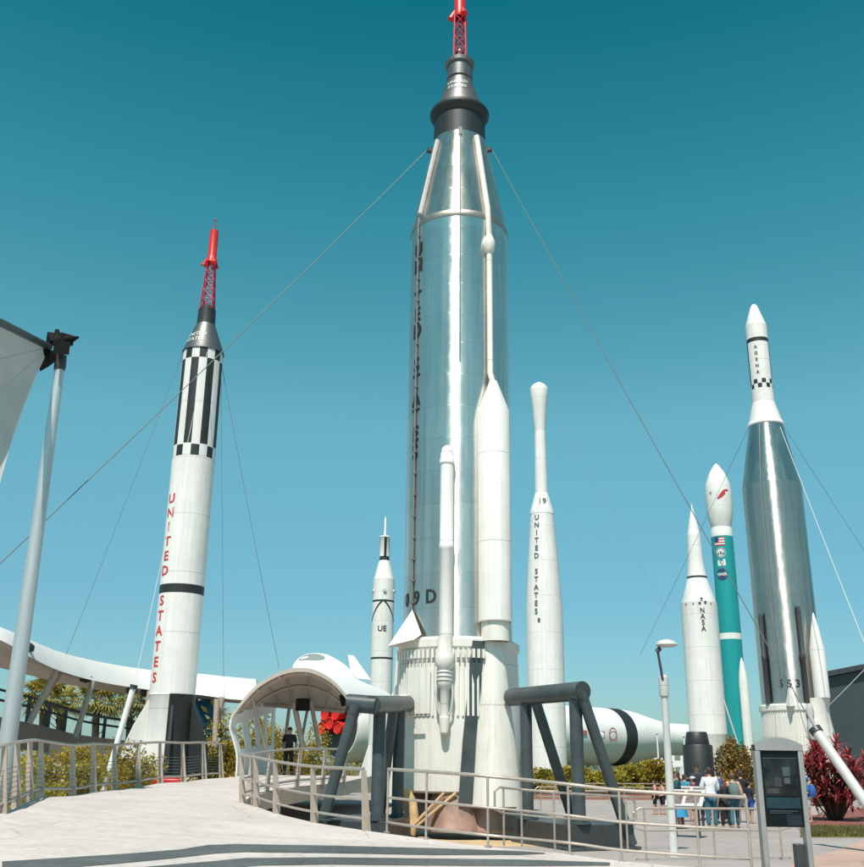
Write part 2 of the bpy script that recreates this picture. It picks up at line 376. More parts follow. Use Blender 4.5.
# ------------------------------------------------------------------ text
_tc = {}
def text_geo(s, size, bold=0.0):
    key = (s, size, bold)
    if key in _tc: return _tc[key]
    cu = bpy.data.curves.new('t', 'FONT'); cu.body = s; cu.size = size; cu.align_x = 'CENTER'; cu.align_y = 'CENTER'; cu.resolution_u = 3
    cu.offset = bold
    ob = bpy.data.objects.new('t', cu); COL.objects.link(ob)
    dg = bpy.context.evaluated_depsgraph_get(); me = bpy.data.meshes.new_from_object(ob.evaluated_get(dg))
    bm = bmesh.new(); bm.from_mesh(me)
    bmesh.ops.triangulate(bm, faces=bm.faces)
    x0 = min((v.co.x for v in bm.verts), default=0); x1 = max((v.co.x for v in bm.verts), default=0)
    k = 5
    for i in range(1, k):
        bmesh.ops.bisect_plane(bm, geom=bm.verts[:]+bm.edges[:]+bm.faces[:], plane_co=(x0+(x1-x0)*i/k, 0, 0), plane_no=(1, 0, 0))
    vs = [v.co.copy() for v in bm.verts]; bm.verts.index_update(); fs = [[v.index for v in f.verts] for f in bm.faces]
    bm.free(); bpy.data.objects.remove(ob); bpy.data.curves.remove(cu); bpy.data.meshes.remove(me)
    _tc[key] = (vs, fs); return vs, fs
def text_cyl(mb, s, size, az, z, rfun, axis, off=.012, sx=1.0, mi=0, bold=0.0):
    vs, fs = text_geo(s, size, bold); o = []
    for p in vs:
        zz = z+p.y; r = rfun(zz)+off; t = az+p.x*sx/r
        o.append(V((axis[0]+r*sin(t), axis[1]-r*cos(t), zz)))
    mb.add(o, fs, mi)
def stacked(mb, s, size, az, ztop, zbot, rfun, axis, sx=1., bold=0., off=.012):
    n = len(s)
    for i, ch in enumerate(s):
        if ch != ' ': text_cyl(mb, ch, size, az, ztop+(zbot-ztop)*i/(n-1), rfun, axis, off, sx, 0, bold)
def patch_cyl(mb, az0, az1, z0, z1, rfun, axis, off=.012, mi=0, n=6):
    rows = []
    for j in range(3):
        z = z0+(z1-z0)*j/2; r = rfun(z)+off
        rows.append([V((axis[0]+r*sin(az0+(az1-az0)*i/n), axis[1]-r*cos(az0+(az1-az0)*i/n), z)) for i in range(n+1)])
    mb.grid(rows, mi)
def disc_cyl(mb, az, z, rad, rfun, axis, off=.015, mi=0, sy=1):
    vs = []; r0_ = rfun(z)+off
    vs.append(V((axis[0]+r0_*sin(az), axis[1]-r0_*cos(az), z)))
    for i in range(20):
        t = 2*PI*i/20; zz = z+rad*sy*sin(t); r = rfun(zz)+off; a = az+rad*cos(t)/r
        vs.append(V((axis[0]+r*sin(a), axis[1]-r*cos(a), zz)))
    mb.add(vs, [(0, 1+i, 1+(i+1) % 20) for i in range(20)], mi)

class Rocket:
    """an upright vehicle on a vertical axis at (X, Y); pixel rows of the photo give heights and radii at that distance"""
    def __init__(s, name, px, py, Y, label, cat='rocket', group='rockets standing in the garden', rf=None):
        p = at(px, py, Y); s.X, s.Y = p.x, Y; s.ax = (p.x, Y)
        s.t = thing(name, (p.x, Y, 0), label, cat, group)
        s.rf = rf; s.az = -math.atan2(p.x, Y)     # azimuth that faces the viewpoint
        # az measured so that (sin az, -cos az) points at the viewer: viewer lies at (-X,-Y)
    def z(s, py):
        # the pixel row belongs to the near side of the hull, rf(row) metres in front of the axis
        f = s.rf(py) if s.rf else 0.0
        k = 1-f/math.hypot(s.X, s.Y); x, y = s.X*k, s.Y*k
        px = proj((x, y, 5))[0]
        for _ in range(6):
            z = at(px, py, y).z; px = proj((x, y, z))[0]
        return z
    def r(s, py, hw): return hw*mpp((s.X, s.Y, s.z(py)))
    def prof(s, L): return sorted([(s.r(y, h), s.z(y)) for y, h in L], key=lambda q: q[1])
    def at(s, az, z, r): a = s.az+az; return V((s.X+r*sin(a), s.Y-r*cos(a), z))
    def lathe(s, name, prof, mats, mfn=None, n=48, a0=0, sub=None):
        mb = MB(); mb.lathe(prof, n, (s.X, s.Y, 0), mfn, a0=a0, a1=a0+2*PI)
        return mb.build(name, mats, sub or s.t, org=(s.X, s.Y, prof[0][1]))
def interp(prof):
    def fn(z):
        if z <= prof[0][1]: return prof[0][0]
        for (ra, za), (rb, zb) in zip(prof, prof[1:]):
            if za <= z <= zb: return ra if zb == za else ra+(rb-ra)*(z-za)/(zb-za)
        return prof[-1][0]
    return fn
def lattice(mb, p0, p1, w0, w1, n, r, axis_rot=0):
    """square (or 3-leg) lattice tower along z"""
    for k in range(4):
        a = axis_rot+k*PI/2; b = a+PI/2
        c0 = lambda t, ang: V(p0).lerp(V(p1), t)+V((cos(ang), sin(ang), 0))*(w0+(w1-w0)*t)
        mb.cyl(c0(0, a), c0(1, a), r, n=6)
        for i in range(n):
            t0, t1 = i/n, (i+1)/n
            mb.cyl(c0(t0, a), c0(t1, b), r*.6, n=5); mb.cyl(c0(t0, b), c0(t1, a), r*.6, n=5); mb.cyl(c0(t1, a), c0(t1, b), r*.6, n=5)

# ================================================================== ROCKETS
def atlas_main():
    K = Rocket('silver_rocket', 458, 600, 27.0, 'tallest silver rocket in the middle, with black capsule, red lattice tower and white side pods', rf=lambda y: max(.15, min(1.5, .15+(y-60)*.0085)) if y < 211 else 1.5)
    zt, r_ = K.z, K.r
    # capsule and tower
    K.lathe('adapter', K.prof([(131, 26.2), (109, 25.0)]), capsule_dark)
    K.lathe('heat_shield_rim', [(r_(104, 24.6), zt(111.5)), (r_(104, 26), zt(111)), (r_(104, 29.4), zt(107)), (r_(104, 29.6), zt(105.5)), (r_(104, 28.6), zt(104)), (r_(100, 23), zt(102))], capsule_dark)
    caps = K.lathe('capsule', K.prof([(103.5, 24.4), (101, 23.0), (75.5, 11.6), (75, 13), (64, 12.6), (63.4, 14.4), (60.4, 14.5), (60, 13), (59.5, 6)]), capsule_metal)
    caps.data.set_sharp_from_angle(angle=R(18))
    mb = MB(); rc = interp(K.prof([(101, 23.0), (75.5, 11.6)]))
    text_cyl(mb, 'UNITED', .17, K.az-.15, zt(84), rc, K.ax, .03, 1.15); text_cyl(mb, 'STATES', .17, K.az-.15, zt(89), rc, K.ax, .03, 1.15)
    mb.build('lettering', white_plain, caps)
    mb = MB(); mb.lathe([(r_(99, 25.2), zt(103)), (r_(99, 25.4), zt(102.4)), (r_(99, 23.4), zt(101))], 40, (K.X, K.Y, 0)); mb.build('red_band', red, caps)
    tw = MB(); lattice(tw, (K.X, K.Y, zt(60)), (K.X, K.Y, zt(14)), r_(60, 8.6), r_(14, 7.2), 4, .035, PI/4)
    twr = tw.build('escape_tower', mat('tower_crimson', (.45, .03, .06), .4, var=.2), K.t)
    K.lathe('tower_nose', K.prof([(60, 5), (48, 4), (47, 1)]), capsule_metal, n=20)
    K.lathe('escape_motor', K.prof([(15, 6), (12, 6.6), (9, 5.6), (-38, 5.6), (-44, 3), (-60, 1)]), red, n=24)
    for k in range(3):
        a = 2*PI*k/3+.5
        m = MB(); p = K.at(a, zt(8), r_(9, 4.5)); q = K.at(a, zt(16), r_(20, 9.0))
        m.cyl(p, q, .07, .12, 14); m.build('exhaust_nozzle', [red], K.t)
    # tank
    cone = K.prof([(131, 26.6), (211, 48.0)])
    body = K.prof([(211, 48.0)]); R0 = body[0][0]
    zc = zt(211); zb = zt(644)
    K.lathe('tank_nose', cone, nose_skin, n=72)
    K.lathe('tank_body', [(R0, zb)]+[(R0, zc)], steel_skin, n=72)
    K.lathe('tank_ring', [(R0+.008, zc-.12), (R0+.02, zc-.1), (R0+.014, zc+.02), (R0-.02, zc+.1)], mat('bronze_band', (.45, .37, .32), .4, .9, var=.15, scale=4), n=72)
    # skirt
    zs = zt(794)
    Rs = R0+.10
    sk = K.lathe('skirt', [(Rs-.06, zs), (Rs, zs+.05), (Rs+.06, zt(720)), (Rs+.02, zb-.1), (Rs+.07, zb-.06), (Rs+.07, zb+.12), (R0+.01, zb+.2)], cream, n=64)
    rb = MB()
    for i in range(26):
        a = -1.15+i*.064*1.2
        if a > .42: break
        if abs(a+.17) < .05: continue
        p0 = K.at(a, zt(716), Rs+.07); p1 = K.at(a, zb-.12, Rs+.05)
        rb.beam(p0, p1, .055, .055, upv=K.at(a, 0, 1)-V((K.X, K.Y, 0)))
    rb.build('rib', cream, sk)
    tr = MB()
    for i in range(24):
        a = -1.15+i*.077
        if a > .42: break
        p0 = K.at(a, zb-.24, Rs+.10); tr.box(p0, (.07, .10, .22), Matrix.Rotation(K.az+a, 3, 'Z'))
    tr.build('bracket', cream, sk)
    hp = MB()   # smooth access panels on the left of the ribs
    patch_cyl(hp, K.az-.86, K.az-.42, zt(714), zt(667), lambda z: Rs+.10, K.ax); patch_cyl(hp, K.az-.9, K.az-.5, zt(734), zt(729), lambda z: Rs+.10, K.ax)
    hp.build('access_panel', cream, sk)
    # engines below
    for a, rr, dd in ((-.05, .70, .95), (.75, .62, 1.25), (-1.5, .55, .95)):
        c = K.at(a, 0, dd); m = MB(); m.lathe([(rr*1.05, .17), (rr*1.05, .25), (rr, .3), (rr*.95, .75), (rr*.7, 1.25), (rr*.4, zs+.25)], 32, (c.x, c.y, 0)); m.build('engine_nozzle', nozzle_m, K.t)
    fr = MB(); 
    fr.tube([at(409, 834, 25.6), at(414, 818, 25.6), at(412, 804, 25.6), at(404, 794, 25.7)], [.16, .13, .13, .20], 12); fr.tube([at(417, 826, 25.5), at(456, 793, 25.4)], .035, 8); fr.tube([at(411, 828, 25.5), at(444, 793, 25.4)], .035, 8)
    fr.build('support_frame', tan_strut, K.t)
    # right fairing: flared half cone with a dark left flank
    az = .62
    fm = MB(); rows = []
    for j, (y, wd, dep) in enumerate(((641, .30, .16), (680, .40, .28), (740, .55, .46), (806, .66, .60))):
        z = zt(y); row = []
        for i in range(17):
            t = -1+2*i/16; a = az+t*wd/ (Rs+.1); rr = Rs+.02+dep*(max(0, 1-abs(t)**3.2))
            row.append(K.at(a, z, rr))
        rows.append(row)
    fm.grid(rows); fa = fm.build('engine_fairing', cream, K.t)
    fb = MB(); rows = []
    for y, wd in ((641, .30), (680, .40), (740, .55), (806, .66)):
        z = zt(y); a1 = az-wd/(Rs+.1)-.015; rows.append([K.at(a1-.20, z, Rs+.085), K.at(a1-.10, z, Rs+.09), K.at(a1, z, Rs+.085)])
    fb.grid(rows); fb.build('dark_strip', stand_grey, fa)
    fm = MB(); rows = []        # left fairing, mostly turned away
    for y, wd, dep in ((641, .30, .08), (740, .5, .2), (806, .6, .3)):
        z = zt(y); rows.append([K.at(-1.75+t*wd/Rs, z, Rs+.02+dep*(1-abs(t)**3)) for t in [-1+i/6 for i in range(13)]])
    fm.grid(rows); fm.build('engine_fairing', cream, K.t)
    # right pod with its long feed pipe
    ap = .60; rad = R0+.16
    pod = MB(); c = K.at(ap, 0, R0+.22)
    zp0, zp1, zp2 = zt(622), zt(410), zt(383)
    pod.lathe([(.40, zp0), (.43, zp0+.03), (.43, zp1), (.14, zp2), (.10, zp2+.1)], 32, (c.x, c.y, 0))
    pod.build('side_pod', white, K.t)
    m = MB(); m.lathe([(.36, zt(641)), (.36, zp0+.05)], 28, (c.x, c.y, 0)); m.build('pod_base', cream, K.t)
    m = MB(); c2 = K.at(ap, 0, R0+.08); c3 = lambda y, hw: K.at(ap, zt(y), r_(y, hw)+.05)
    m.tube([(c.x, c.y, zp2), V((c2.x, c2.y, zt(370))), V((c2.x, c2.y, zt(232))), c3(205, 46.5), c3(160, 34.5), c3(136, 28)], .085, 12); 
    m.lathe([(.09, zt(250)), (.15, zt(247)), (.17, zt(242)), (.17, zt(238)), (.12, zt(234)), (.08, zt(231))], 20, (c2.x, c2.y, 0))
    m.build('feed_pipe', cream, K.t)
    # centre-left white pipe with valve ring and tail
    al = -.185; c = K.at(al, 0, R0+.17)
    m = MB(); m.lathe([(.17, zt(643)), (.17, zt(551)), (.19, zt(550)), (.19, zt(545)), (.175, zt(544)), (.175, zt(466)), (.20, zt(465)), (.20, zt(461)), (.18, zt(460)), (.18, zt(455)), (.13, zt(449)), (.05, zt(447)), (.0, zt(446.7))], 28, (c.x, c.y, 0))
    vp = m.build('vent_pipe', white, K.t)
    c = K.at(al, 0, Rs+.2)
    m = MB(); m.lathe([(.02, zt(735)), (.10, zt(733)), (.13, zt(722)), (.13, zt(718)), (.10, zt(717)), (.12, zt(690)), (.16, zt(688)), (.19, zt(684)), (.19, zt(674)), (.16, zt(671)), (.24, zt(666)), (.24, zt(657)), (.18, zt(652)), (.17, zt(638))], 28, (c.x, c.y, 0))
    m.build('vernier_engine', cream, K.t)
    m = MB()
    for q in (-1, 1):
        m.tube([K.at(al+q*.10, zt(682), Rs+.2), K.at(al+q*.12, zt(694), Rs+.24), K.at(al+q*.10, zt(710), Rs+.22), K.at(al+q*.06, zt(716), Rs+.2)], .028, 8)
    for y in (674, 678, 682): m.lathe([(.195, zt(y)), (.215, zt(y-.7)), (.195, zt(y-1.4))], 24, (c.x, c.y, 0))
    m.build('valve_fitting', lamp_grey, K.t)
    # triangular fairing at the left
    m = MB(); base = [K.at(a, zt(y), Rs+.03) for a, y in ((-1.22, 643), (-.62, 634))]
    ap_ = K.at(-.90, zt(607), R0+.05); fr_ = K.at(-1.0, zt(645), Rs+.55); bl = K.at(-1.25, zt(644), Rs+.3); br_ = K.at(-.64, zt(640), Rs+.28)
    m.add([base[0], base[1], ap_, fr_, bl, br_], [(2, 5, 3), (2, 3, 4), (2, 4, 0), (2, 1, 5), (0, 4, 3, 5, 1)])
    m.build('triangular_fairing', cream, K.t, smooth=False)
    # left conduit: pale on the nose cone, dark along the tank
    m = MB(); ac = -.94
    m.tube([K.at(ac+.12, zt(137), r_(137, 28.3)+.04), K.at(ac+.02, zt(205), r_(205, 46.4)+.05)], .07, 8); m.build('cable_duct', lamp_grey, K.t)
    m = MB(); m.tube([K.at(ac, zt(208), r_(208, 47.5)+.03), K.at(ac, zt(214), R0+.03), K.at(ac, zt(612), R0+.03)], .03, 8)
    for y in range(225, 610, 22): m.box(K.at(ac, zt(y), R0+.03), (.12, .05, .05), Matrix.Rotation(K.az+ac, 3, 'Z'))
    m.build('cable_duct', mat('dark_duct', (.22, .21, .20), .5, .3), K.t)
    # slim pipes and fittings
    m = MB(); m.tube([K.at(.02, zt(130), r_(130, 26.4)+.03), K.at(.02, zt(140), r_(140, 29)+.05), K.at(.02, zt(211), R0+.02), K.at(.02, zt(360), R0+.02)], .018, 6)
    m.box(K.at(.02, zt(133), r_(133, 27)+.04), (.12, .08, .25)); m.build('service_line', cable_mat, K.t)
    lt = MB(); rfun = lambda z: R0
    stacked(lt, 'UNITED STATES', .60, K.az-.955, zt(240), zt(446), rfun, K.ax, .9, .022, .012)
    for s_, a in (('D', -.50), ('9', -.83), ('0', -1.16), ('1', -1.5)): text_cyl(lt, s_, .50, K.az+a, zt(596), rfun, K.ax, .012, .9, 0, .012)
    lt.build('lettering', black, K.t)
    fl = MB()
    fp = K.at(-.95, zt(705), Rs+.12)
    m = MB(); dv = K.at(-.95, zt(705), Rs+.30)
    m.cyl(K.at(-.95, zt(705), Rs), dv, .26, n=24)
    m.build('hold_flange', cream, K.t)
    m = MB()
    for k in range(10):
        t = 2*PI*k/10; sd = V((cos(K.az-.95), sin(K.az-.95), 0)); p = dv+sd*.19*cos(t)+V((0, 0, .19*sin(t))); n_ = (dv-fp).normalized(); m = MB(); m.cyl(p, p+n_*.03, .03, n=8); m.build('flange_bolt', black, K.t)
    lg = MB(); K.lug = []
    zl_ = at(425.5, 150, 26.8).z; rl_ = interp(cone)(zl_)
    for a in (-1.35, 1.32):
        K.lug.append(K.at(a, zl_, rl_+.14)); lg.cyl(K.at(a, zl_-.05, rl_-.05), K.at(a, zl_-.02, rl_+.16), .03, n=8)
        lg.box(K.at(a, zl_, rl_+.05), (.14, .14, .12), Matrix.Rotation(K.az+a, 3, 'Z'))
    lg.build('cable_lug', chargrey, K.t)
    return K

def redstone():
    K = Rocket('striped_rocket', 181, 600, 40.5, 'slim white rocket with vertical black stripes, red letters and a red-tipped tower', rf=lambda y: max(0, min(.85, (y-300)*.018)))
    z, r_ = K.z, K.r
    RB = .89
    K.lathe('escape_motor', K.prof([(230, 1), (231, 4.2), (257, 4.4), (258.5, 5), (263, 6), (263.5, 1)][::-1]), red, n=20)
    K.lathe('aerospike', K.prof([(231, .6), (221, .4), (220, 1.2), (219, .2)]), red, n=8)
    for k in range(3):
        m = MB(); a = 2*PI*k/3+.3; m.cyl(K.at(a, z(257), .12), K.at(a, z(266), .34), .08, .13, 10); m.build('exhaust_nozzle', red, K.t)
    m = MB(); lattice(m, (K.X, K.Y, z(309)), (K.X, K.Y, z(262)), r_(305, 8.6), r_(262, 4.6), 5, .03, PI/4); m.build('escape_tower', MATS['tower_crimson'], K.t)
    K.lathe('antenna_canister', K.prof([(322, 9.4), (320, 9), (309, 8.6), (308, 7), (306, 6.8), (305, 3)]), capsule_dark, n=28)
    cap = K.prof([(347, 20.4), (346, 20.4), (322, 9.4)]); co = K.lathe('capsule', cap, capsule_metal, n=40)
    m = MB(); rf = interp(cap)
    text_cyl(m, 'UNITED', .27, K.az-.62, z(334), rf, K.ax, .02); text_cyl(m, 'STATES', .27, K.az-.62, z(339), rf, K.ax, .02); m.build('lettering', white_plain, co)
    # striped adapter: 48 sectors, alternate black/white
    a0 = K.az-R(33)
    def mfn(i, j):
        s = (i*7.5) % 45 < 24
        if j == 3: return int(s)
        if j == 1: return 1
        return 0
    n = 48
    zz = [z(455), z(444), z(443), z(357), z(347)]
    pr = [(RB, zz[0]), (RB, zz[1]), (RB, zz[2]), (RB-.02, zz[3]), (RB-.03, zz[4])]
    def mf(i, j):
        st = (i % 6) < 3
        if j == 0: return int(not st)
        if j == 1: return 0
        if j == 2: return int(st)
        return int(not st)
    K.lathe('striped_section', pr, [white, black], mf, n=n, a0=a0)
    zb = z(695)
    def mb2(i, j): return 1 if j == 1 else 0
    bp = [(RB, zb), (RB, z(592.5)), (RB, z(583.5)), (RB, zz[0])]
    K.lathe('body', bp, [white, black], mb2)
    lt = MB(); rf = lambda q: RB
    stacked(lt, 'UNITED STATES', .54, K.az-.98, z(498), z(678), rf, K.ax, 1.15, .012); lt.build('lettering', redletter, K.t)
    # tail: white with black quarter
    def mt(i, j): return 1 if 0 <= (i % 48) < 12 else 0
    K.lathe('tail_section', [(RB+.10, z(775)), (RB+.05, z(745)), (RB+.01, zb+.0), (RB+.03, zb+.03), (RB, zb+.06)], [white, black], mt, a0=K.az-.12)
    for a, mt_ in ((-1.30, white), (.03, black), (1.05, black), (2.4, white)):
        m = MB(); z1, z2 = z(698), z(772); w_ = .05
        sd = V((cos(K.az+a), sin(K.az+a), 0))*w_
        for q in (1,):
            P = [K.at(a, z1, RB-.02), K.at(a, z(725), RB+.5), K.at(a, z(745), RB+.78), K.at(a, z2, RB+.95), K.at(a, z2, RB-.02)]
            if a == .03: P = [K.at(a, z1-.2, RB), K.at(a, z(740), RB+.35), K.at(a, z2, RB+.5), K.at(a, z2, RB)]
        n_ = len(P); m.add([p-sd for p in P]+[p+sd for p in P], [tuple(range(n_))[::-1], tuple(range(n_, 2*n_))]+[(i, (i+1) % n_, n_+(i+1) % n_, n_+i) for i in range(n_)])
        m.build('fin', mt_, K.t, smooth=False)
    m = MB(); m.lathe([(.55, 0), (.55, .1), (.45, .5), (.42, z(772))], 24, (K.X, K.Y, 0)); m.build('pedestal', chargrey, K.t)
    m = MB()
    for a in (.6, 1.5, 2.6, 3.6, 4.6): m.cyl(K.at(a, 0, RB+.3), K.at(a, z(772), RB-.1), .06, n=8)
    m.build('support_leg', chargrey, K.t)
    return K

def juno_one():
    K = Rocket('black_ringed_rocket', 382, 650, 82, 'small white rocket with black rings, black chevron lines and the letters UE')
    z, r_ = K.z, K.r; RB = .89
    K.lathe('needle_nose', K.prof([(538, 1.3), (519, .9), (516.5, .2)]), white_plain, n=10)
    m = K.prof([(557, 5.2), (538, 5.2), (537.5, 5.6), (536.5, 5.4), (536, 1.2)])
    K.lathe('upper_stage_tub', m, [white_plain, black], lambda i, j: 1 if i in (0, 1, 6, 12, 18) and j == 0 else 0, n=24, a0=K.az-.13)
    K.lathe('neck', K.prof([(561.5, 5), (560, 5.2), (558, 4.6), (557, 4.6)]), black, n=24)
    K.lathe('nose_cone', K.prof([(580, 10.3), (561, 5.4)]), white, n=36)
    z0 = z(580)
    K.lathe('body', [(RB, 0.6), (RB, z(660)), (RB, z(658)), (RB, z(603)), (RB, z(601)), (RB, z0)], [white, black], lambda i, j: 1 if j in (1, 3) else 0, n=40)
    lt = MB(); rf = lambda q: RB; text_cyl(lt, 'UE', .62, K.az-.05, z(630), rf, K.ax, .03, 1, 0, .01)
    for s_ in (-1, 1):
        rows = []
        for i in range(13):
            t = i/12; a = K.az+s_*(.05+1.3*t**.8); zz = z(602)+(z(622)-z(602))*t; rr = RB+.03
            rows.append([V((K.X+rr*sin(a), K.Y-rr*cos(a), zz+.09)), V((K.X+rr*sin(a), K.Y-rr*cos(a), zz-.09))])
        lt.grid(rows)
    lt.build('lettering', black, K.t)
    for a in (-1.2, 1.2, .1):
        m = MB(); m.cyl(K.at(a, z(592), RB-.05), K.at(a, z(592), RB+.12), .14, n=12); m.build('spin_jet', lamp_grey, K.t)
    for k in range(4):
        m = MB(); a = k*PI/2+.5; m.beam(K.at(a, .6, RB+.4), K.at(a, 3.0, RB), .08, .9, upv=K.at(a, 0, 1)-V((K.X, K.Y, 0)), h2=.1); m.build('fin', white_plain, K.t)
    return K

def thor():
    K = Rocket('slender_white_rocket', 545.2, 650, 67, 'slender white rocket with a thin neck, bulbed tip and the number 19')
    z, r_ = K.z, K.r; RB = 1.22
    K.lathe('payload_fairing', K.prof([(431, 5.4), (405, 7.4), (391, 9.0), (388, 8.6), (385, 6), (382, .6)]), white, n=32)
    K.lathe('upper_stage', K.prof([(493, 6.4), (465, 6.0), (431, 5.4)]), white, n=32)
    K.lathe('transition', K.prof([(515, 11.8), (511, 11.6), (494, 6.6), (493, 6.4)]), white_plain, n=32)
    bp = [(RB*1.02, .35), (RB, .8), (RB, z(610)), (RB*.92, z(585)), (r_(513, 11.4), z(513))]
    K.lathe('body', bp, white, n=48); rf = interp(bp)
    lt = MB(); stacked(lt, 'UNITED STATES', .50, K.az-.44, z(520), z(614), rf, K.ax, .95, .012, .03); rf2 = interp(K.prof([(515, 11.8), (511, 11.6), (494, 6.6)]))
    text_cyl(lt, '19', .6, K.az+.05, z(503.5), rf2, K.ax, .03, 1, 0, .012); lt.build('lettering', mat('grey_lettering', (.07, .08, .09), .5), K.t)
    m = MB(); m.lathe([(.75, 0), (.7, .2), (.55, .9)], 24, (K.X, K.Y, 0)); m.build('engine_nozzle', nozzle_m, K.t)
    m = MB(); m.beam(K.at(-.05, z(612), RB), K.at(-.05, 1, RB), .25, .12); m.build('cable_tunnel', white_plain, K.t)
    lt = MB(); disc_cyl(lt, K.az-.30, z(622.5), .09, rf, K.ax, .02, 0, 1.8); lt.build('small_emblem', MATS['grey_lettering'], K.t)
    return K

def juno_two():
    K = Rocket('stepped_white_rocket', 707, 717, 75, 'fat white stepped rocket with a needle nose and vertical NASA letters')
    z, r_ = K.z, K.r; RB = 1.335
    K.lathe('nose_spike', K.prof([(536, 6.6), (515, 2.6), (508, .8), (503, .2)]), white, n=28)
    K.lathe('upper_shroud', K.prof([(577.5, 9.7), (576.5, 9.5), (560, 7.2), (536, 6.6)]), white, n=32)
    K.lathe('joint_ring', K.prof([(579, 9.9), (577, 9.9)]), chargrey, n=32)
    sh = K.prof([(604, 17.0), (602, 16.6), (579, 9.8)]); K.lathe('shoulder', sh, white, n=40)
    bp = [(RB, .4), (RB, z(735)), (RB+.01, z(734.6)), (RB, z(734)), (RB, z(604))]
    K.lathe('body', bp, white, n=48); rf = lambda q: RB
    lt = MB(); stacked(lt, 'NASA', .52, K.az+.16, z(613), z(631), rf, K.ax, .9, .012, .03)
    for da, dz in ((.0, 1.05), (.28, .72), (-.16, .62)): disc_cyl(lt, K.az+.16+da*.7, z(612)+dz*.75, .10, rf, K.ax, .03)
    for a in (-.75, -.3, .35, .7): disc_cyl(lt, K.az+a, z(606), .06, rf, K.ax, .03)
    lt.build('lettering', MATS['grey_lettering'], K.t)
    m = MB(); m.lathe([(.8, 0), (.7, .5)], 24, (K.X, K.Y, 0)); m.build('pedestal', chargrey, K.t)
    m = MB(); m.tube([K.at(1.2, z(700), RB), K.at(1.25, z(770), RB+1.2)], .06, 6); m.build('brace', lamp_grey, K.t)
    return K

def delta_teal():
    K = Rocket('teal_rocket', 736.5, 716, 112, 'teal rocket with a bulbous white nose, flag and round patches, behind the white stepped rocket')
    z, r_ = K.z, K.r; RB = 1.22
    fp = K.prof([(528, 9.6), (526, 10), (518, 12), (510, 12.6), (495, 12.8), (485, 12.0), (474, 8.0), (467, 3.6), (464, .8), (463.4, .1)])
    K.lathe('payload_fairing', fp, white, n=40); rf = interp(fp)
    K.lathe('collar', [(RB, z(537.5)), (RB, z(533)), (RB*.92, z(528))], white_plain, n=36)
    K.lathe('body', [(RB, .4), (RB, z(640)), (RB, z(634)), (RB, z(537.5))], [teal, white_plain], lambda i, j: 1 if j == 1 else 0, n=40)
    g = lambda q: RB
    navy = mat('emblem_navy', (.03, .05, .16), .5); ered = mat('emblem_red', (.5, .04, .05), .5); egr = mat('emblem_grey', (.32, .36, .36), .5)
    e = MB(); a = K.az-.22
    fz0, fz1 = z(547.5), z(539)
    for i in range(7):
        patch_cyl(e, a-.52, a+.42, fz0+(fz1-fz0)*i/7, fz0+(fz1-fz0)*(i+1)/7, g, K.ax, .02, 2 if i % 2 == 0 else 0)
    patch_cyl(e, a-.52, a-.1, fz0+(fz1-fz0)*.45, fz1, g, K.ax, .035, 1)
    e.build('flag', [white_plain, navy, ered, egr], K.t); e = MB()
    disc_cyl(e, a-.02, z(554.5), .62, g, K.ax, .02, 3, 1.0); disc_cyl(e, a-.02, z(554.5), .40, g, K.ax, .035, 0)
    for q in (-.18, .02, .2): patch_cyl(e, a+q-.08, a+q+.05, z(556.5), z(553+abs(q)*8), g, K.ax, .05, 1, 2)
    e.build('round_emblem', [white_plain, navy, ered, egr], K.t); e = MB()
    for q, h in ((-.34, .5), (-.1, .35), (.16, .55)): patch_cyl(e, a+q, a+q+.2, z(566.5), z(566.5)+h*1.1, g, K.ax, .02, 0, 2)
    patch_cyl(e, a-.36, a+.36, z(567.5), z(566.5), g, K.ax, .02, 0)
    e.build('script_emblem', [white_plain, navy, ered, egr], K.t); e = MB()
    disc_cyl(e, a-.02, z(576), .66, g, K.ax, .02, 1)
    text_cyl(e, 'NASA', .42, a-.02, z(576), g, K.ax, .04, 1, 0, .01)
    patch_cyl(e, a-.3, a+.3, z(577.6), z(577.2), g, K.ax, .05, 2)
    e.build('disc_emblem', [white_plain, navy, ered, egr], K.t); e = MB()
    rows = []
    for i in range(9):
        t = i/8; aa = K.az-.12+.95*t; zz = z(501)+(z(492.5)-z(501))*sin(t*PI*.62)*1.05; th = .16+.5*sin(PI*t)
        rows.append([V((K.X+(rf(zz)+.02)*sin(aa), K.Y-(rf(zz)+.02)*cos(aa), zz)), V((K.X+(rf(zz)+.02)*sin(aa), K.Y-(rf(zz)+.02)*cos(aa), zz-th))])
    e.grid(rows, 2); disc_cyl(e, K.az-.62, z(495), .16, rf, K.ax, .03, 3)
    e.build('swoosh_emblem', [white_plain, navy, ered, egr], K.t)
    for aa, mt in ((.60, white), (2.7, white), (-2.4, white)):
        c = K.at(aa, 0, RB+.55); m = MB(); m.lathe([(.5, .4), (.5, z(684)), (.42, z(676)), (.2, z(664)), (.02, z(659))], 20, (c.x, c.y, 0)); m.build('booster', mt, K.t)
    m = MB(); m.lathe([(.7, 0), (.6, .5)], 20, (K.X, K.Y, 0)); m.build('pedestal', chargrey, K.t)
    return K

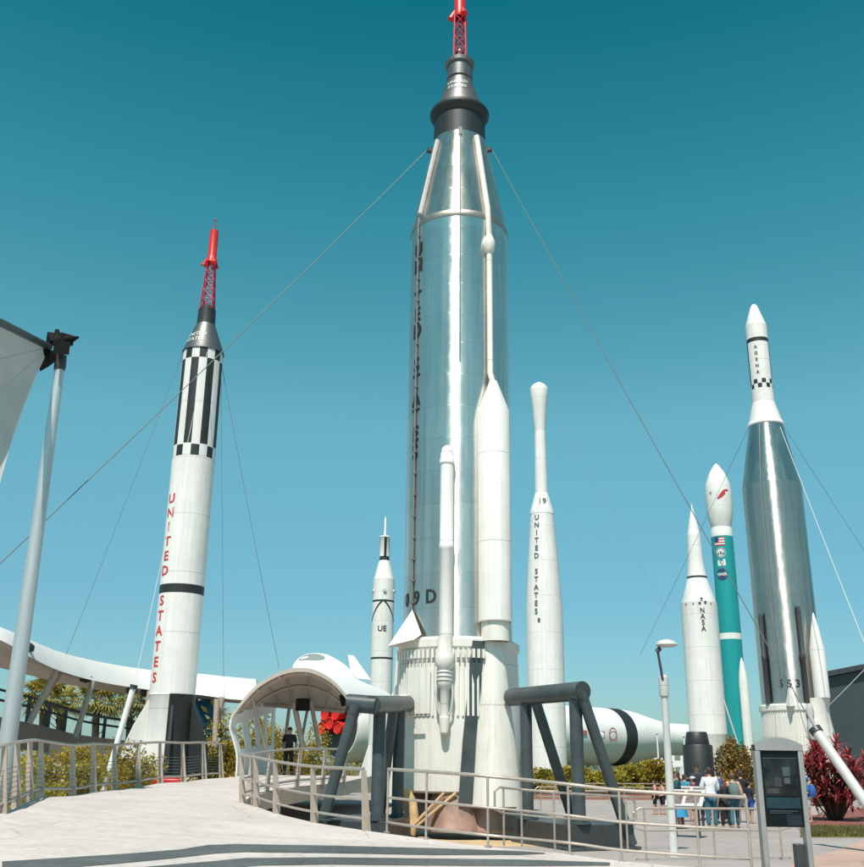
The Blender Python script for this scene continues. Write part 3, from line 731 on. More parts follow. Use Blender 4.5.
def agena():
    K = Rocket('second_silver_rocket', 779, 560, 51.5, 'smaller dull silver rocket with a slim white checkered top and the number 553', rf=lambda y: .5 if y < 405 else min(1.5, .7+(y-405)*.012))
    z, r_ = K.z, K.r
    R0 = 1.525
    npf = K.prof([(324, 10.2), (322, 10), (304, 3.8), (302, 2.6), (300.8, 1), (300.5, .1)]); K.lathe('nose_cone', npf, white, n=32)
    ra = r_(340, 10.4)
    zs = [z(400), z(387.5), z(383), z(378.5), z(341), z(337), z(324)]
    def mf(i, j):
        if j == 1: return (i//2) % 2
        if j == 2: return 1-(i//2) % 2
        if j == 4: return 1
        if j == 3:                                   # long black side panels
            return 1 if (i % 32) in (0, 1, 14, 15, 16, 22, 23) else 0
        return 0
    K.lathe('upper_stage', [(ra, q) for q in zs], [white, black], mf, n=32, a0=K.az-PI/2+.05)
    lt = MB(); stacked(lt, 'AGENA', .27, K.az-.22, z(347), z(372), lambda q: ra, K.ax, .9, .008, .02)
    lt.build('lettering', mat('dark_red_lettering', (.10, .05, .05), .5), K.t)
    K.lathe('flared_adapter', K.prof([(420, 16.6), (418, 16.4), (400, 10.6)]), white, n=40)
    K.lathe('adapter_rim', K.prof([(422, 16.6), (421, 17.4), (419, 17.2), (418, 16.3)]), white_plain, n=40)
    K.lathe('tank_nose', [(R0, z(480)), (r_(421, 16.3), z(421))], steel_skin_far, n=64)
    K.lathe('tank_body', [(R0, z(706)), (R0, z(480))], steel_skin_far, n=64)
    K.lathe('skirt', [(R0-.1, .9), (R0, 1.3), (R0+.06, z(712)), (R0+.14, z(710)), (R0+.14, z(705)), (R0, z(703.5))], cream, n=48)
    rb = MB()
    for i in range(30):
        a = -1.3+i*.09
        rb.beam(K.at(a, z(770), R0+.03), K.at(a, z(712), R0+.06), .07, .08, upv=K.at(a, 0, 1)-V((K.X, K.Y, 0)))
    rb.build('rib', cream, K.t)
    for a, rr in ((.84, .37), (-2.45, .37)):
        c = K.at(a, 0, R0+.30); m = MB(); m.lathe([(rr, z(698)), (rr, z(650)), (rr*.5, z(628)), (rr*.1, z(614)), (.01, z(613))], 28, (c.x, c.y, 0)); m.build('side_pod', white, K.t)
        fm = MB(); rows = []
        for y, wd, dep in ((698, .5, .55), (712, .62, .35), (745, .75, .6), (790, .85, .95)):
            rows.append([K.at(a+t*wd/R0, z(y), R0+.03+dep*(1-abs(t)**3)) for t in [-1+i/7 for i in range(15)]])
        fm.grid(rows); fm.build('engine_fairing', cream, K.t)
    for a, y0 in ((-.78, 612), (.42, 607)):
        m = MB(); c = K.at(a, 0, R0+.14); m.lathe([(.10, z(703)), (.10, z(660)), (.13, z(659)), (.13, z(655)), (.10, z(654)), (.10, z(y0+4)), (.06, z(y0))], 16, (c.x, c.y, 0)); m.build('vent_pipe', chargrey, K.t)
    m = MB(); m.lathe([(.06, z(745)), (.14, z(738)), (.2, z(725)), (.12, z(718)), (.2, z(712)), (.12, z(704))], 16, (K.at(.42, 0, R0+.24).x, K.at(.42, 0, R0+.24).y, 0)); m.build('vernier_engine', lamp_grey, K.t)
    m = MB(); a = -.1
    P = [K.at(a-.14, z(706), R0+.05), K.at(a+.18, z(706), R0+.05), K.at(a+.02, z(686), R0+.02), K.at(a+.02, z(707), R0+.6)]
    m.add(P, [(0, 1, 3), (0, 3, 2), (1, 2, 3), (0, 2, 1)]); m.build('triangular_fairing', cream, K.t, smooth=False)
    m = MB(); m.tube([K.at(-.35, z(423), r_(423, 16.5)+.03), K.at(-.35, z(480), R0+.03), K.at(-.35, z(690), R0+.03)], .03, 8); m.build('cable_duct', MATS['dark_duct'], K.t)
    lt = MB()
    for s_, q in (('5', -.32), ('5', -.06), ('3', .20)): text_cyl(lt, s_, .52, K.az+q, z(684), lambda k: R0, K.ax, .02, 1, 0, .012)
    lt.build('lettering', black, K.t)
    for a in (-.5, .6):
        c = K.at(a, 0, .8); m = MB(); m.lathe([(.6, .05), (.55, .5), (.4, 1.2)], 20, (c.x, c.y, 0)); m.build('engine_nozzle', nozzle_m, K.t)
    return K
KA, KR, KJ, KT, KN, KD, KG = atlas_main(), redstone(), juno_one(), thor(), juno_two(), delta_teal(), agena()

# lying rocket (far, behind the others): red-capped engines at the left end, black band, tapered right end
def lying_rocket():
    A = at(340, 735, 96); B = at(668, 738, 132)
    zc = 4.9; A.z = B.z = zc
    d = (B-A); L = d.length; d.normalize()
    x = V((0, 0, 1)).cross(d).normalized(); y = d.cross(x)
    fr = Matrix((x, y, d)).transposed()
    t = thing('lying_rocket', (A.x, A.y, 0), 'huge white rocket lying on its side, with red engine covers and a black band', 'rocket')
    def part(name, prof, m, n=40): mb = MB(); mb.lathe(prof, n, A, frame=fr); return mb.build(name, m, t, org=A)
    part('first_stage', [(0, -.2), (2.9, -.2), (3.25, .3), (3.25, L*.60)], white)
    fbm = L*.60
    part('black_band', [(3.25, L*.752), (3.29, L*.752+.01), (3.29, L*.792), (3.25, L*.792+.01)], black)
    part('second_stage', [(3.25, L*.601), (3.25, L*.80), (3.1, L*.84), (2.2, L*.95), (1.95, L*1.0), (1.95, L*1.08), (.6, L*1.12), (0, L*1.125)], white_plain)
    part('engine_bay', [(0, -.26), (2.75, -.26), (2.75, -.21)], chargrey)
    for k in range(4):
        a = PI/4+k*PI/2
        p = A+(x*cos(a-PI/4)+y*sin(a-PI/4))*.80-d*.2+V((0, 0, .95))
        m = MB(); m.lathe([(.42, .0), (.50, .5), (.56, 1.0), (.58, 1.1), (.50, 1.13), (.47, 1.05), (0, 1.02)], 24, p, frame=Matrix((x, -y, -d)).transposed()); m.build('engine_cover', redcover, t)
    for k in range(4):
        a = k*PI/2
        p = A+(x*cos(a+PI/4)+y*sin(a+PI/4))*1.70-d*.2+V((0, 0, .95))
        m = MB(); m.lathe([(.42, .0), (.50, .5), (.56, 1.0), (.58, 1.1), (.50, 1.13), (.47, 1.05), (0, 1.02)], 24, p, frame=Matrix((x, -y, -d)).transposed()); m.build('engine_cover', redcover, t)
    for q in (.15, .45, .70, .84, .97):
        m = MB(); c = A+d*L*q; c.z = 0; w_ = x*2.0 if abs(x.z) < .5 else y*2.0
        hgt = zc-3.1 if q < .82 else zc-2.0
        for s_ in (-1, 1): m.beam(c+w_*s_*.9, c+V((0, 0, hgt+.3)), .3, .3)
        m.build('cradle', white_plain, t)
    # round mark and lettering on the near flank
    m = MB(); side = -x if (-x).y < 0 else x
    if abs(side.z) > .5: side = -y if (-y).y < 0 else y
    upv = V((0, 0, 1))
    for q, rr, hz in ((L*.70, .75, .15),):
        c = A+d*q+side*3.33+upv*hz; vs = [c]
        ring = []
        for i in range(24):
            a = 2*PI*i/24; ring.append(c+d*rr*cos(a)+upv*rr*sin(a)); ring.append(c+d*rr*.78*cos(a)+upv*rr*.78*sin(a))
        m.add(ring, [(2*i, (2*i+2) % 48, (2*i+3) % 48, 2*i+1) for i in range(24)])
    for q in (.60, .63, .66): m.box(A+d*L*q+side*3.32+upv*.2, (1.1, .04, .45), Matrix((d, side, upv)).transposed())
    m.build('lettering', mat('faded_red_lettering', (.42, .16, .15), .5), t)
    return t
lying_rocket()

# ================================================================== GROUND
def sheet(name, pts, z, m, label=None, kind='structure'):
    mb = MB(); mb.add([V((p[0], p[1], z)) for p in pts], [tuple(range(len(pts)))]); o = mb.build(name, m, smooth=False, org=(0, 0, z)); tag(o, kind=kind)
    if label: o['label'] = label
    return o
far = MB(); n = 48; far.add([V((2500*cos(2*PI*i/n), 2500*sin(2*PI*i/n), 0)) for i in range(n)], [tuple(range(n))]); tag(far.build('ground', far_m, smooth=False, org=(0, 0, 0)), kind='structure')
sheet('paving', [(-45, -30), (60, -30), (60, 62), (-45, 62)], .004, paving_m)
g = lambda x, y: (gnd(x, y).x, gnd(x, y).y)
bed = [(KA.X+3.6*cos(2*PI*i/28), KA.Y-.3+3.2*sin(2*PI*i/28)) for i in range(28)]
sheet('sandy_bed', bed, .008, sand_m)
sheet('brick_path', [g(790, 866), g(805, 859), g(835, 852), g(852, 845), g(864, 840), g(900, 836), g(1100, 830), g(1100, 880), g(880, 980), g(810, 980)], .012, brickpath_m)
# lawn with real blades along its near edge
sheet('lawn', [g(800, 838), g(864, 838), g(1000, 836), g(1000, 825), g(864, 826), g(800, 828)], .008, grass_m)
sheet('mulch_bed', [g(800, 829), g(864, 827), g(1000, 826), g(1000, 800), g(864, 808), g(812, 816)], .016, mulch_m)
def kerb_line(name, pts, wdt, hgt, m, label, cat):
    mb = MB()
    for a, b in zip(pts, pts[1:]): mb.beam(V((a[0], a[1], hgt/2)), V((b[0], b[1], hgt/2)), wdt, hgt)
    return tag(mb.build(name, m), label, cat)

# ------------------------------------------------------------------ pale raised deck (ramp)
# plan stations: left edge, right edge (x, y, z) — z from the post feet seen in the photo
def foot(px, py, Y): p = at(px, py, Y); return p
Lp = [foot(3, 813, 17), foot(17, 807, 17.8), foot(30, 801, 19), foot(41, 797, 20.4), foot(73, 796, 22.6), foot(94, 792, 23.8), foot(115, 790, 25.4), foot(139, 787, 26.2), foot(161, 783, 28), foot(184, 782, 29.2), foot(205, 779, 31.3)]
Rp = [foot(755, 872, 16.2), foot(690, 867, 16.4), foot(622, 862, 16.6), foot(569, 854, 17.0), foot(519, 850, 16.6), foot(488, 847, 16.7), foot(426, 839, 17.5), foot(367, 831, 18.6), foot(315, 823, 20.4), foot(277, 814, 21.8), foot(257, 807, 23.0), foot(243, 803, 24.0)]
Fr = [foot(250, 797, 25.4), foot(270, 792, 27.2), foot(300, 787, 29), foot(345, 782, 33)]
left = [V((-8.5, -8, 0.05)), V((-7.6, 6, .30)), V((-7.2, 13, .55))]+Lp+[foot(222, 778, 33.5), foot(235, 777, 36.5), foot(246, 774, 41)]
right = [V((9, -8, 0.03)), V((8, 8, .03)), V((6.4, 14, .03))]+Rp+Fr+[foot(372, 776, 40)]
def resample(P, n):
    ds = [0]
    for a, b in zip(P, P[1:]): ds.append(ds[-1]+(b-a).length)
    o = []; j = 0
    for i in range(n):
        t = ds[-1]*i/(n-1)
        while j < len(P)-2 and ds[j+1] < t: j += 1
        o.append(P[j].lerp(P[j+1], (t-ds[j])/(ds[j+1]-ds[j])))
    return o
from mathutils.geometry import delaunay_2d_cdt
left.append(V((-6.2, 47, 1.15))); right.append(V((-1.0, 46, 1.15)))
Lr, Rr = resample(left, 90), resample(right, 90)
loop = Lr+Rr[::-1]; nl = len(loop)
def inside(x, y):
    c = False
    for i in range(nl):
        a, b = loop[i], loop[i-1]
        if (a.y > y) != (b.y > y) and x < (b.x-a.x)*(y-a.y)/(b.y-a.y)+a.x: c = not c
    return c
pts = [p.xy for p in loop]; x = -10.0
while x < 10:
    y = -8.5
    while y < 48:
        if inside(x, y) and min((V((x, y))-p.xy).length for p in loop) > .45: pts.append(V((x, y)))
        y += .9
    x += .9
vo, eo, fo, vorig, _, _ = delaunay_2d_cdt(pts, [], [list(range(nl))], 1, 1e-6)
zz = []; fixed = []
for p, og in zip(vo, vorig):
    k = [q for q in og if q < nl]
    if k: zz.append(loop[k[0]].z); fixed.append(True)
    else:
        ww = [1/((q.xy-p).length**3+1e-6) for q in loop]; zz.append(sum(w_*q.z for w_, q in zip(ww, loop))/sum(ww)); fixed.append(False)
nb_ = [[] for _ in vo]
for a, b in eo: nb_[a].append(b); nb_[b].append(a)
for _ in range(250): zz = [z_ if f_ or not n_ else sum(zz[q] for q in n_)/len(n_) for z_, f_, n_ in zip(zz, fixed, nb_)]
top_v = [V((p.x, p.y, z_)) for p, z_ in zip(vo, zz)]; top_f = [list(f) for f in fo]
dk = MB(); dk.add(top_v, top_f); deck = dk.build('deck', deck_m, org=(0, 0, 0)); tag(deck, kind='structure')
wl = MB()
for P in (Lr, Rr): wl.grid([[p+V((0, 0, -.006)) for p in P], [V((p.x, p.y, p.z-.40 if p.y > 22 else -.05)) for p in P]])
wl.add([p+V((0, 0, -.40)) for p in top_v], [f for f in top_f if min(top_v[q].y for q in f) > 21])
o = wl.build('deck_edge', tanwall, org=(0, 0, 0)); tag(o, kind='structure')
bvh = BVHTree.FromPolygons(top_v, top_f)
def on_deck(px, py):
    h = bvh.ray_cast(CAM, ray(px, py).normalized())[0]
    return h if h else gnd(px, py, .1)
def deck_z(x, y):
    h = bvh.ray_cast(V((x, y, 8)), V((0, 0, -1)))[0]; return h.z if h else None
# dark bands: thin jointed strips, darker than the deck and following its surface
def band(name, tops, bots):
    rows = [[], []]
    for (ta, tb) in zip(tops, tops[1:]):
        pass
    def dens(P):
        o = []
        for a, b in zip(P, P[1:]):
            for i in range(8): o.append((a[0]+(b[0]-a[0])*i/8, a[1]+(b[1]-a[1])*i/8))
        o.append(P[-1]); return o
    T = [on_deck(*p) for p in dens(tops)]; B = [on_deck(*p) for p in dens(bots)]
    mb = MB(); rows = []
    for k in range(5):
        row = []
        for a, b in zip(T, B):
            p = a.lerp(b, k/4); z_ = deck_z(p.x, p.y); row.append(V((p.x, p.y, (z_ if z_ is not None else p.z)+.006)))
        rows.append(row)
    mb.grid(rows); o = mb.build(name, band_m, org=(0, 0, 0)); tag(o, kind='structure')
band('dark_deck_band', [(2, 862), (60, 858.5), (130, 854), (180, 850), (208, 845.5), (235, 844.6), (330, 846), (430, 848.5), (520, 851.6), (545, 853.4)], [(2, 876), (60, 869), (130, 863), (180, 858), (215, 854), (245, 852.5), (330, 853.5), (430, 855.5), (520, 855.3), (545, 854.2)])
band('dark_deck_band', [(30, 880), (150, 867), (210, 862), (245, 858.6), (330, 857.8), (430, 859), (520, 860), (610, 863)], [(30, 890), (150, 874), (210, 870), (260, 866), (330, 865), (430, 866), (520, 866.5), (610, 866)])

# ================================================================== GUARDRAILS
def smooth_path(P, k=4):
    o = []
    for i in range(len(P)-1):
        p0, p1, p2, p3 = P[max(i-1, 0)], P[i], P[i+1], P[min(i+2, len(P)-1)]
        for j in range(k):
            t = j/k; o.append(.5*((2*p1)+(p2-p0)*t+(2*p0-5*p1+4*p2-p3)*t*t+(3*p1-p0-3*p2+p3)*t**3))
    o.append(P[-1]); return o
def guardrail(label, feet, lean, hgt=1.02, post_w=(.20, .11), cables=7, lower=(.16, .55), post_m=post_metal, ends=False, name='guardrail', rr=.03, flat=True):
    """lean: outward vector (towards the void) by which the flat post tilts"""
    t = thing(name, feet[0], label, 'railing', 'guardrails along the deck')
    tops = []
    for i, p in enumerate(feet):
        d = feet[min(i+1, len(feet)-1)]-feet[max(i-1, 0)]; d.z = 0; d.normalize()
        outv = V((d.y, -d.x, 0))*lean
        tp = p+V((0, 0, hgt))+outv; tops.append(tp)
        m = MB()
        if flat:
            m.beam(p+V((0, 0, -.12)), tp+V((0, 0, -.03)), .03, post_w[0], upv=outv.normalized() if lean else d.cross(V((0, 0, 1))), h2=post_w[1])
        else: m.cyl(p+V((0, 0, -.03)), tp, .021, n=10); m.cyl(p+V((0, 0, .0)), p+V((0, 0, .02)), .06, n=12)
        m.build('post', post_m, t)
    tp = smooth_path(tops)
    m = MB(); m.tube(tp, rr, 8); m.build('top_rail', rail_metal, t)
    ft = smooth_path(feet)
    for h in lower:
        m = MB(); m.tube([b.lerp(a, 1-h) for a, b in zip(ft, tp)] if True else tp, rr*.8, 8); m.build('rail', rail_metal, t)
    if cables:
        m = MB()
        for k in range(cables):
            f_ = .10+.60*k/cables; m.tube([a.lerp(b, f_) for a, b in zip(ft, tp)], .006, 5)
        m.build('cable', cable_mat, t)
    return t
guardrail('long left guardrail with tilted tan posts and thin cables, curving along the left deck edge', [V((-6.9, 12.5, .5)), V((-7.0, 14.6, .6)), V((-7.15, 16, .66))]+Lp+[foot(222, 778, 33.5)], -.13, 1.03, (.17, .085), 8, (.14,))
guardrail('near guardrail with tan posts and a rounded end, left of the tall silver rocket', [foot(253, 799, 25.4), Rp[11], Rp[10], Rp[9], Rp[8], Rp[7]], .10, 1.02, (.17, .09), 0, (.19, .5))
guardrail('straight front guardrail of metal tubes from below the tall rocket to the kiosk', [Rp[7]+V((.35, -.10, -.02)), Rp[6], Rp[5], Rp[3]+V((0, -.1, 0)), Rp[2], foot(700, 868, 16.3), foot(752, 871, 16.3)], 0, 1.04, (.1, .1), 0, (.16, .55), rail_metal, flat=False, rr=.028)
guardrail('curved guardrail with tan posts along the bridge edge towards the white arch', [foot(247, 797, 25.9), Fr[1]+V((-.1, 0, 0)), Fr[2]+V((-.1, 0, 0)), foot(322, 785, 30.8), foot(343, 783, 33)], .08, 1.0, (.15, .085), 6, (.16,))
# ramp handrail with looped ends beyond the front rail
def loop_rail(label, P, hgt, mid):
    t = thing('handrail', P[0], label, 'railing', 'handrails on the ramp')
    tops = [p+V((0, 0, hgt)) for p in P]
    for p, q in zip(P, tops):
        m = MB(); m.cyl(p, q, .02, n=10); m.build('post', rail_metal, t)
    m = MB(); d0 = (P[0]-P[1]).normalized(); d1 = (P[-1]-P[-2]).normalized()
    pts = [tops[0]+d0*.02+V((0, 0, -mid)), tops[0]+d0*.22+V((0, 0, -mid+.05)), tops[0]+d0*.22+V((0, 0, -.08)), tops[0]+d0*.1]+tops+[tops[-1]+d1*.1, tops[-1]+d1*.22+V((0, 0, -.08)), tops[-1]+d1*.22+V((0, 0, -mid+.05)), tops[-1]+V((0, 0, -mid))]
    m.tube(pts, .022, 8); m.build('top_rail', rail_metal, t)
    m = MB(); m.tube([q+V((0, 0, -mid)) for q in tops], .018, 8); m.build('rail', rail_metal, t)
loop_rail('short handrail with looped ends just beyond the front guardrail, before the right stand', [foot(504, 846, 18.6), foot(522, 847, 18.9), foot(555, 851, 18.6), foot(628, 853, 19.4)], .95, .42)
loop_rail('handrail with looped ends on the right behind the lamp post', [V((4.2, 20.6, 0)), V((5.6, 20.9, 0)), V((7.0, 21.2, 0))], .95, .4)
loop_rail('low far grey handrail in front of the hedge', [gnd(541, 812), gnd(580, 812), gnd(625, 812), gnd(660, 812), gnd(692, 811)], .9, .35)
loop_rail('farther low grey handrail close to the flower bed', [gnd(560, 804), gnd(610, 804), gnd(655, 804), gnd(690, 804)], .9, .35)

# ================================================================== ENTRANCE STANDS (dark tubular frames)
def stand(label, tube, legs, base, rad):
    t = thing('tubular_stand', base[0], label, 'support stand', 'dark tubular stands beside the silver rocket')
    m = MB(); m.cyl(tube[0], tube[1], rad, n=32); cb = m.build('cross_tube', stand_grey, t)
    d = (tube[1]-tube[0]).normalized(); m = MB(); m.cyl(tube[1]+d*.003, tube[1]+d*.02, rad*.93, n=32); m.build('end_cap', chargrey, cb)
    for a, b, r_ in legs:
        m = MB(); m.cyl(a, b, r_, n=20); lg_ = m.build('leg', stand_grey, t)
        dl = (b-a).normalized(); m = MB(); kk = (a.z-.535)/(a.z-b.z); f_ = a.lerp(b, kk)
        m.cyl(f_+V((0, 0, -.01)), f_+V((0, 0, .025)), r_*1.75, n=20)
        for q in range(8): c_ = f_+V((cos(q*PI/4), sin(q*PI/4), 0))*r_*1.45; m.cyl(c_+V((0, 0, .02)), c_+V((0, 0, .05)), .018, n=6)
        m.build('base_flange', stand_grey, lg_)
        m = MB(); w_ = a+dl*(rad*1.02); m.cyl(w_-dl*.02, w_+dl*.02, r_*1.08, r_*1.02, n=20); m.build('weld_collar', stand_grey, lg_)
    c = sum(base, V())/len(base)
    m = MB(); n_ = len(base); H = .52
    m.add([p for p in base]+[V((p.x, p.y, H)) for p in base], [tuple(range(n_))[::-1], tuple(range(n_, 2*n_))]+[(i, (i+1) % n_, n_+(i+1) % n_, n_+i) for i in range(n_)])
    m.build('plinth', chargrey, t, smooth=False, bevel=.02)
    m = MB(); B2 = [c+(p-c)*1.10 for p in base]
    m.add([V((p.x, p.y, .014)) for p in B2]+[V((p.x, p.y, .07)) for p in B2], [tuple(range(n_))[::-1], tuple(range(n_, 2*n_))]+[(i, (i+1) % n_, n_+(i+1) % n_, n_+i) for i in range(n_)])
    m.build('base_plate', stand_grey, t, smooth=False)
    return t
tR = [at(511, 697.5, 25.4), at(583, 691, 22.7)]
Lb = gnd(577, 846); La = gnd(530, 838)
def on_tube(T, t): return T[0].lerp(T[1], t)
q1, q2 = on_tube(tR, .22), on_tube(tR, .90)
stand('right dark grey stand of thick tubes on a plinth, against the white rocket fairing', tR,
      [(q1, V((q1.x, q1.y, .05)), .145), (q2, V((q2.x, q2.y, .05)), .145), (on_tube(tR, .34), on_tube(tR, .34)+V((1.05, .55, -on_tube(tR, .3).z+.1)), .125), (on_tube(tR, .97), on_tube(tR, .97)+V((1.08, .56, -on_tube(tR, .97).z+.1)), .125)],
      [V((q1.x-.25, q1.y+.25, 0)), V((q2.x-.22, q2.y-.28, 0)), V((q2.x+1.25, q2.y+.38, 0)), V((q1.x+1.25, q1.y+1.0, 0))], .21)
tL = [at(408, 704, 25.9), at(372, 705, 22.9)]
q1, q2 = on_tube(tL, .25), on_tube(tL, .80)
stL = stand('left dark grey stand of thick tubes, partly behind the near guardrail posts', tL,
      [(q1, V((q1.x, q1.y, .05)), .145), (q2, V((q2.x, q2.y, .05)), .145), (on_tube(tL, .42), on_tube(tL, .42)+V((-.35, .9, -q1.z+.1)), .12), (on_tube(tL, .98)+V((-.38, 0, 0)), on_tube(tL, .98)+V((-1.15, .35, -q2.z+.1)), .125)],
      [V((q1.x+.3, q1.y+.2, 0)), V((q2.x+.28, q2.y-.3, 0)), V((q2.x-1.2, q2.y+.1, 0)), V((q1.x-1.1, q1.y+1.0, 0))], .20)
m = MB(); m.cyl(tL[1]+V((.1, .1, 0)), tL[1]+V((-.55, .25, .05)), .20, n=28); m.build('side_tube', stand_grey, stL)

# ================================================================== GUY WIRES
def wire(a, b, label, r=.02, sag=.006, m=cable_mat):
    a, b = V(a), V(b); L = (b-a).length; pts = []
    for i in range(15):
        t = i/14; p = a.lerp(b, t); p.z -= sag*L*4*t*(1-t); pts.append(p)
    mb = MB(); mb.tube(pts, r, 6)
    return tag(mb.build('guy_wire', m), label, 'guy wire', 'steel guy wires of the rockets')
pA, pB = KA.lug
strutR0 = at(817.5, 733, 24.0)
wire(pA, at(-30, 592, 21.5), 'long guy wire from the tall silver rocket top down across the left sky', .012)
wire(pB, strutR0, 'long guy wire from the tall silver rocket top down to the slanted right strut', .012)
pR = lambda y, dx: at(KRx(y)+dx, y, 40.5)
def KRx(y): return proj((KR.X, KR.Y, KR.z(y)))[0]
wire(at(KRx(347)-19, 349, 40.3), at(66, 655, 38), 'left guy wire of the striped rocket, descending behind its white side', .010)
wire(at(KRx(350)+4, 352, 39.55), at(133, 691, 30), 'guy wire across the striped rocket front down to the thin leaning pole', .010, m=lamp_grey)
wire(at(KRx(350)+18, 350, 40.4), at(224.5, 756, 40.6), 'vertical guy wire hanging right of the striped rocket', .010)
wire(at(KRx(350)+17, 356, 41), at(279, 668, 40), 'right guy wire of the striped rocket ending above the white arch', .012)
KGx = lambda y: proj((KG.X, KG.Y, KG.z(y)))[0]
wire(at(KGx(425)+14, 427, 50.6), at(880, 682, 40), 'pale guy wire of the right silver rocket sloping to the right edge', .018, m=lamp_grey)
wire(at(KGx(425)+16, 424, 52), at(905, 612, 55), 'dark thin guy wire of the right silver rocket, upper right', .010)
wire(at(KGx(425)-16, 424, 52), at(640, 655, 62), 'left guy wire of the right silver rocket fading into the sky', .010)
wire(at(KGx(600)-14, 603, 50), strutR0+V((-.2, .1, -.1)), 'short guy wire crossing the right silver rocket tank', .010)
wire(at(KGx(705)+36, 705, 50.5), at(866, 668, 49), 'short pale wire at the foot of the smaller silver rocket, before the dark building', .022, m=lamp_grey)
wire(at(540, 384, 67), at(668, 612, 60), 'faint guy wire from the slender white rocket tip to the right', .010)
wire(at(534, 388, 67), at(490, 500, 66), 'faint guy wire from the slender white rocket tip to the left', .012)
def strut(a, b, r, label, m):
    t = thing('wire_strut', V((b.x, b.y, 0)), label, 'strut')
    mb = MB(); mb.cyl(a, b, r, n=14); mb.build('tube', m, t)
    mb = MB(); d = (a-b).normalized(); mb.cyl(a, a+d*.12, r*1.3, n=12); mb.build('end_fitting', chargrey, t)
    mb = MB(); mb.cyl(V((b.x, b.y, 0)), V((b.x, b.y, .12)), r*3, n=16); mb.build('footing', lamp_grey, t)
bb = at(868, 806, 23.0)
strut(strutR0, strutR0+(bb-strutR0)*((strutR0.z-.1)/(strutR0.z-bb.z)), .115, 'thick slanted pale tube strut in front of the red-leaved plants', lamp_grey)
a_ = at(133, 689, 30); b_ = at(103, 792, 30)
strut(a_, a_+(b_-a_)*((a_.z-.05)/(a_.z-b_.z)), .085, 'thin leaning white pole behind the left guardrail', white_plain)

# ================================================================== MAST + SHADE SAIL
mt = at(60, 366, 21.0)
Mx = V((mt.x, 21.0, 0))
t = thing('mast', Mx, 'tall tapered silver mast at the left with black floodlights on top', 'mast')
m = MB(); m.lathe([(.185, 0), (.18, 1), (.155, mt.z*.5), (.105, mt.z)], 28, (Mx.x, Mx.y, 0)); m.build('pole', pole_metal, t)
m = MB(); m.lathe([(.3, .004), (.3, .04), (.2, .06)], 24, (Mx.x, Mx.y, 0)); m.build('base_flange', pole_metal, t)
m = MB(); m.lathe([(.12, mt.z-.1), (.13, mt.z), (.12, mt.z+.25)], 20, (Mx.x, Mx.y, 0)); m.build('collar', chargrey, t)
hp = at(57, 352, 21); m = MB(); m.cyl(V((Mx.x, Mx.y, mt.z+.1)), hp+V((0, 0, .25)), .07, n=12); m.build('bracket', chargrey, t)
def flood(c, d, s):
    m = MB(); d = V(d).normalized(); x = d.cross(V((0, 0, 1))).normalized(); u = x.cross(d)
    rot = Matrix((x, d, u)).transposed()
    vs = []
    for yy, k in ((-.5, .45), (.5, 1)):
        for sx, sz in ((-1, -1), (1, -1), (1, 1), (-1, 1)): vs.append(V(c)+rot @ V((sx*k*s*.5, yy*s*.7, sz*k*s*.45)))
    m.add(vs, [(3, 2, 1, 0), (4, 5, 6, 7), (0, 1, 5, 4), (1, 2, 6, 5), (2, 3, 7, 6), (3, 0, 4, 7)])
    return m
for c, d, s in ((at(65, 341, 20.8), (.5, -.6, .12), .30), (at(48, 358, 20.9), (-.6, -.6, -.5), .48), (at(54, 341, 21.1), (-.2, .5, .6), .34), (at(62, 349, 20.7), (.3, -1, -.1), .34)):
    flood(c, d, s).build('floodlight', flood_black, t)
m = MB(); sp0, sp1 = at(58, 343, 20.8), at(79, 337, 20.8); m.cyl(sp0, sp1, .20, .02, 12); m.cyl(at(58, 345, 21), at(57, 330, 21), .12, .05, 10); m.build('spiked_cover', flood_black, t)
# tensioned fabric: corner at the mast head, two free edges running out of frame to the left
c0 = at(49, 347, 20.9)
e1 = at(-70, 287, 15.5); e2 = at(-32, 660, 15.8)
far1 = V((-13.5, 12, 7.5))
rows = []; N = 14
for i in range(N+1):
    s_ = i/N; row = []
    for j in range(N+1):
        u_ = j/N; p = c0.lerp(e1, s_)*(1-u_)+c0.lerp(e2, s_)*u_
        bow = 4*u_*(1-u_)*s_; p = p+V((-.55*bow, .5*bow, -.25*bow)); 
        edge = 4*s_*(1-s_)*.30*(u_**3); p = p+V((-.9*edge, 0, .3*edge))
        row.append(p)
    rows.append(row)
m = MB(); m.grid(rows); back = [[p+V((.012, .012, 0)) for p in r] for r in rows]; m.grid(back, flip=True)
st = thing('shade_sail', c0, 'pale grey tensioned fabric sail tied to the mast head, upper left corner', 'shade sail')
m.build('fabric', fabric, st)
m = MB(); m.tube([r[0] for r in rows], [.085]*(N+1), 8); m.build('edge_beam', stand_grey, st)
m = MB(); m.tube([r[3] for r in rows], .02, 6); m.tube([r[6] for r in rows], .012, 6); m.build('seam', lamp_grey, st)

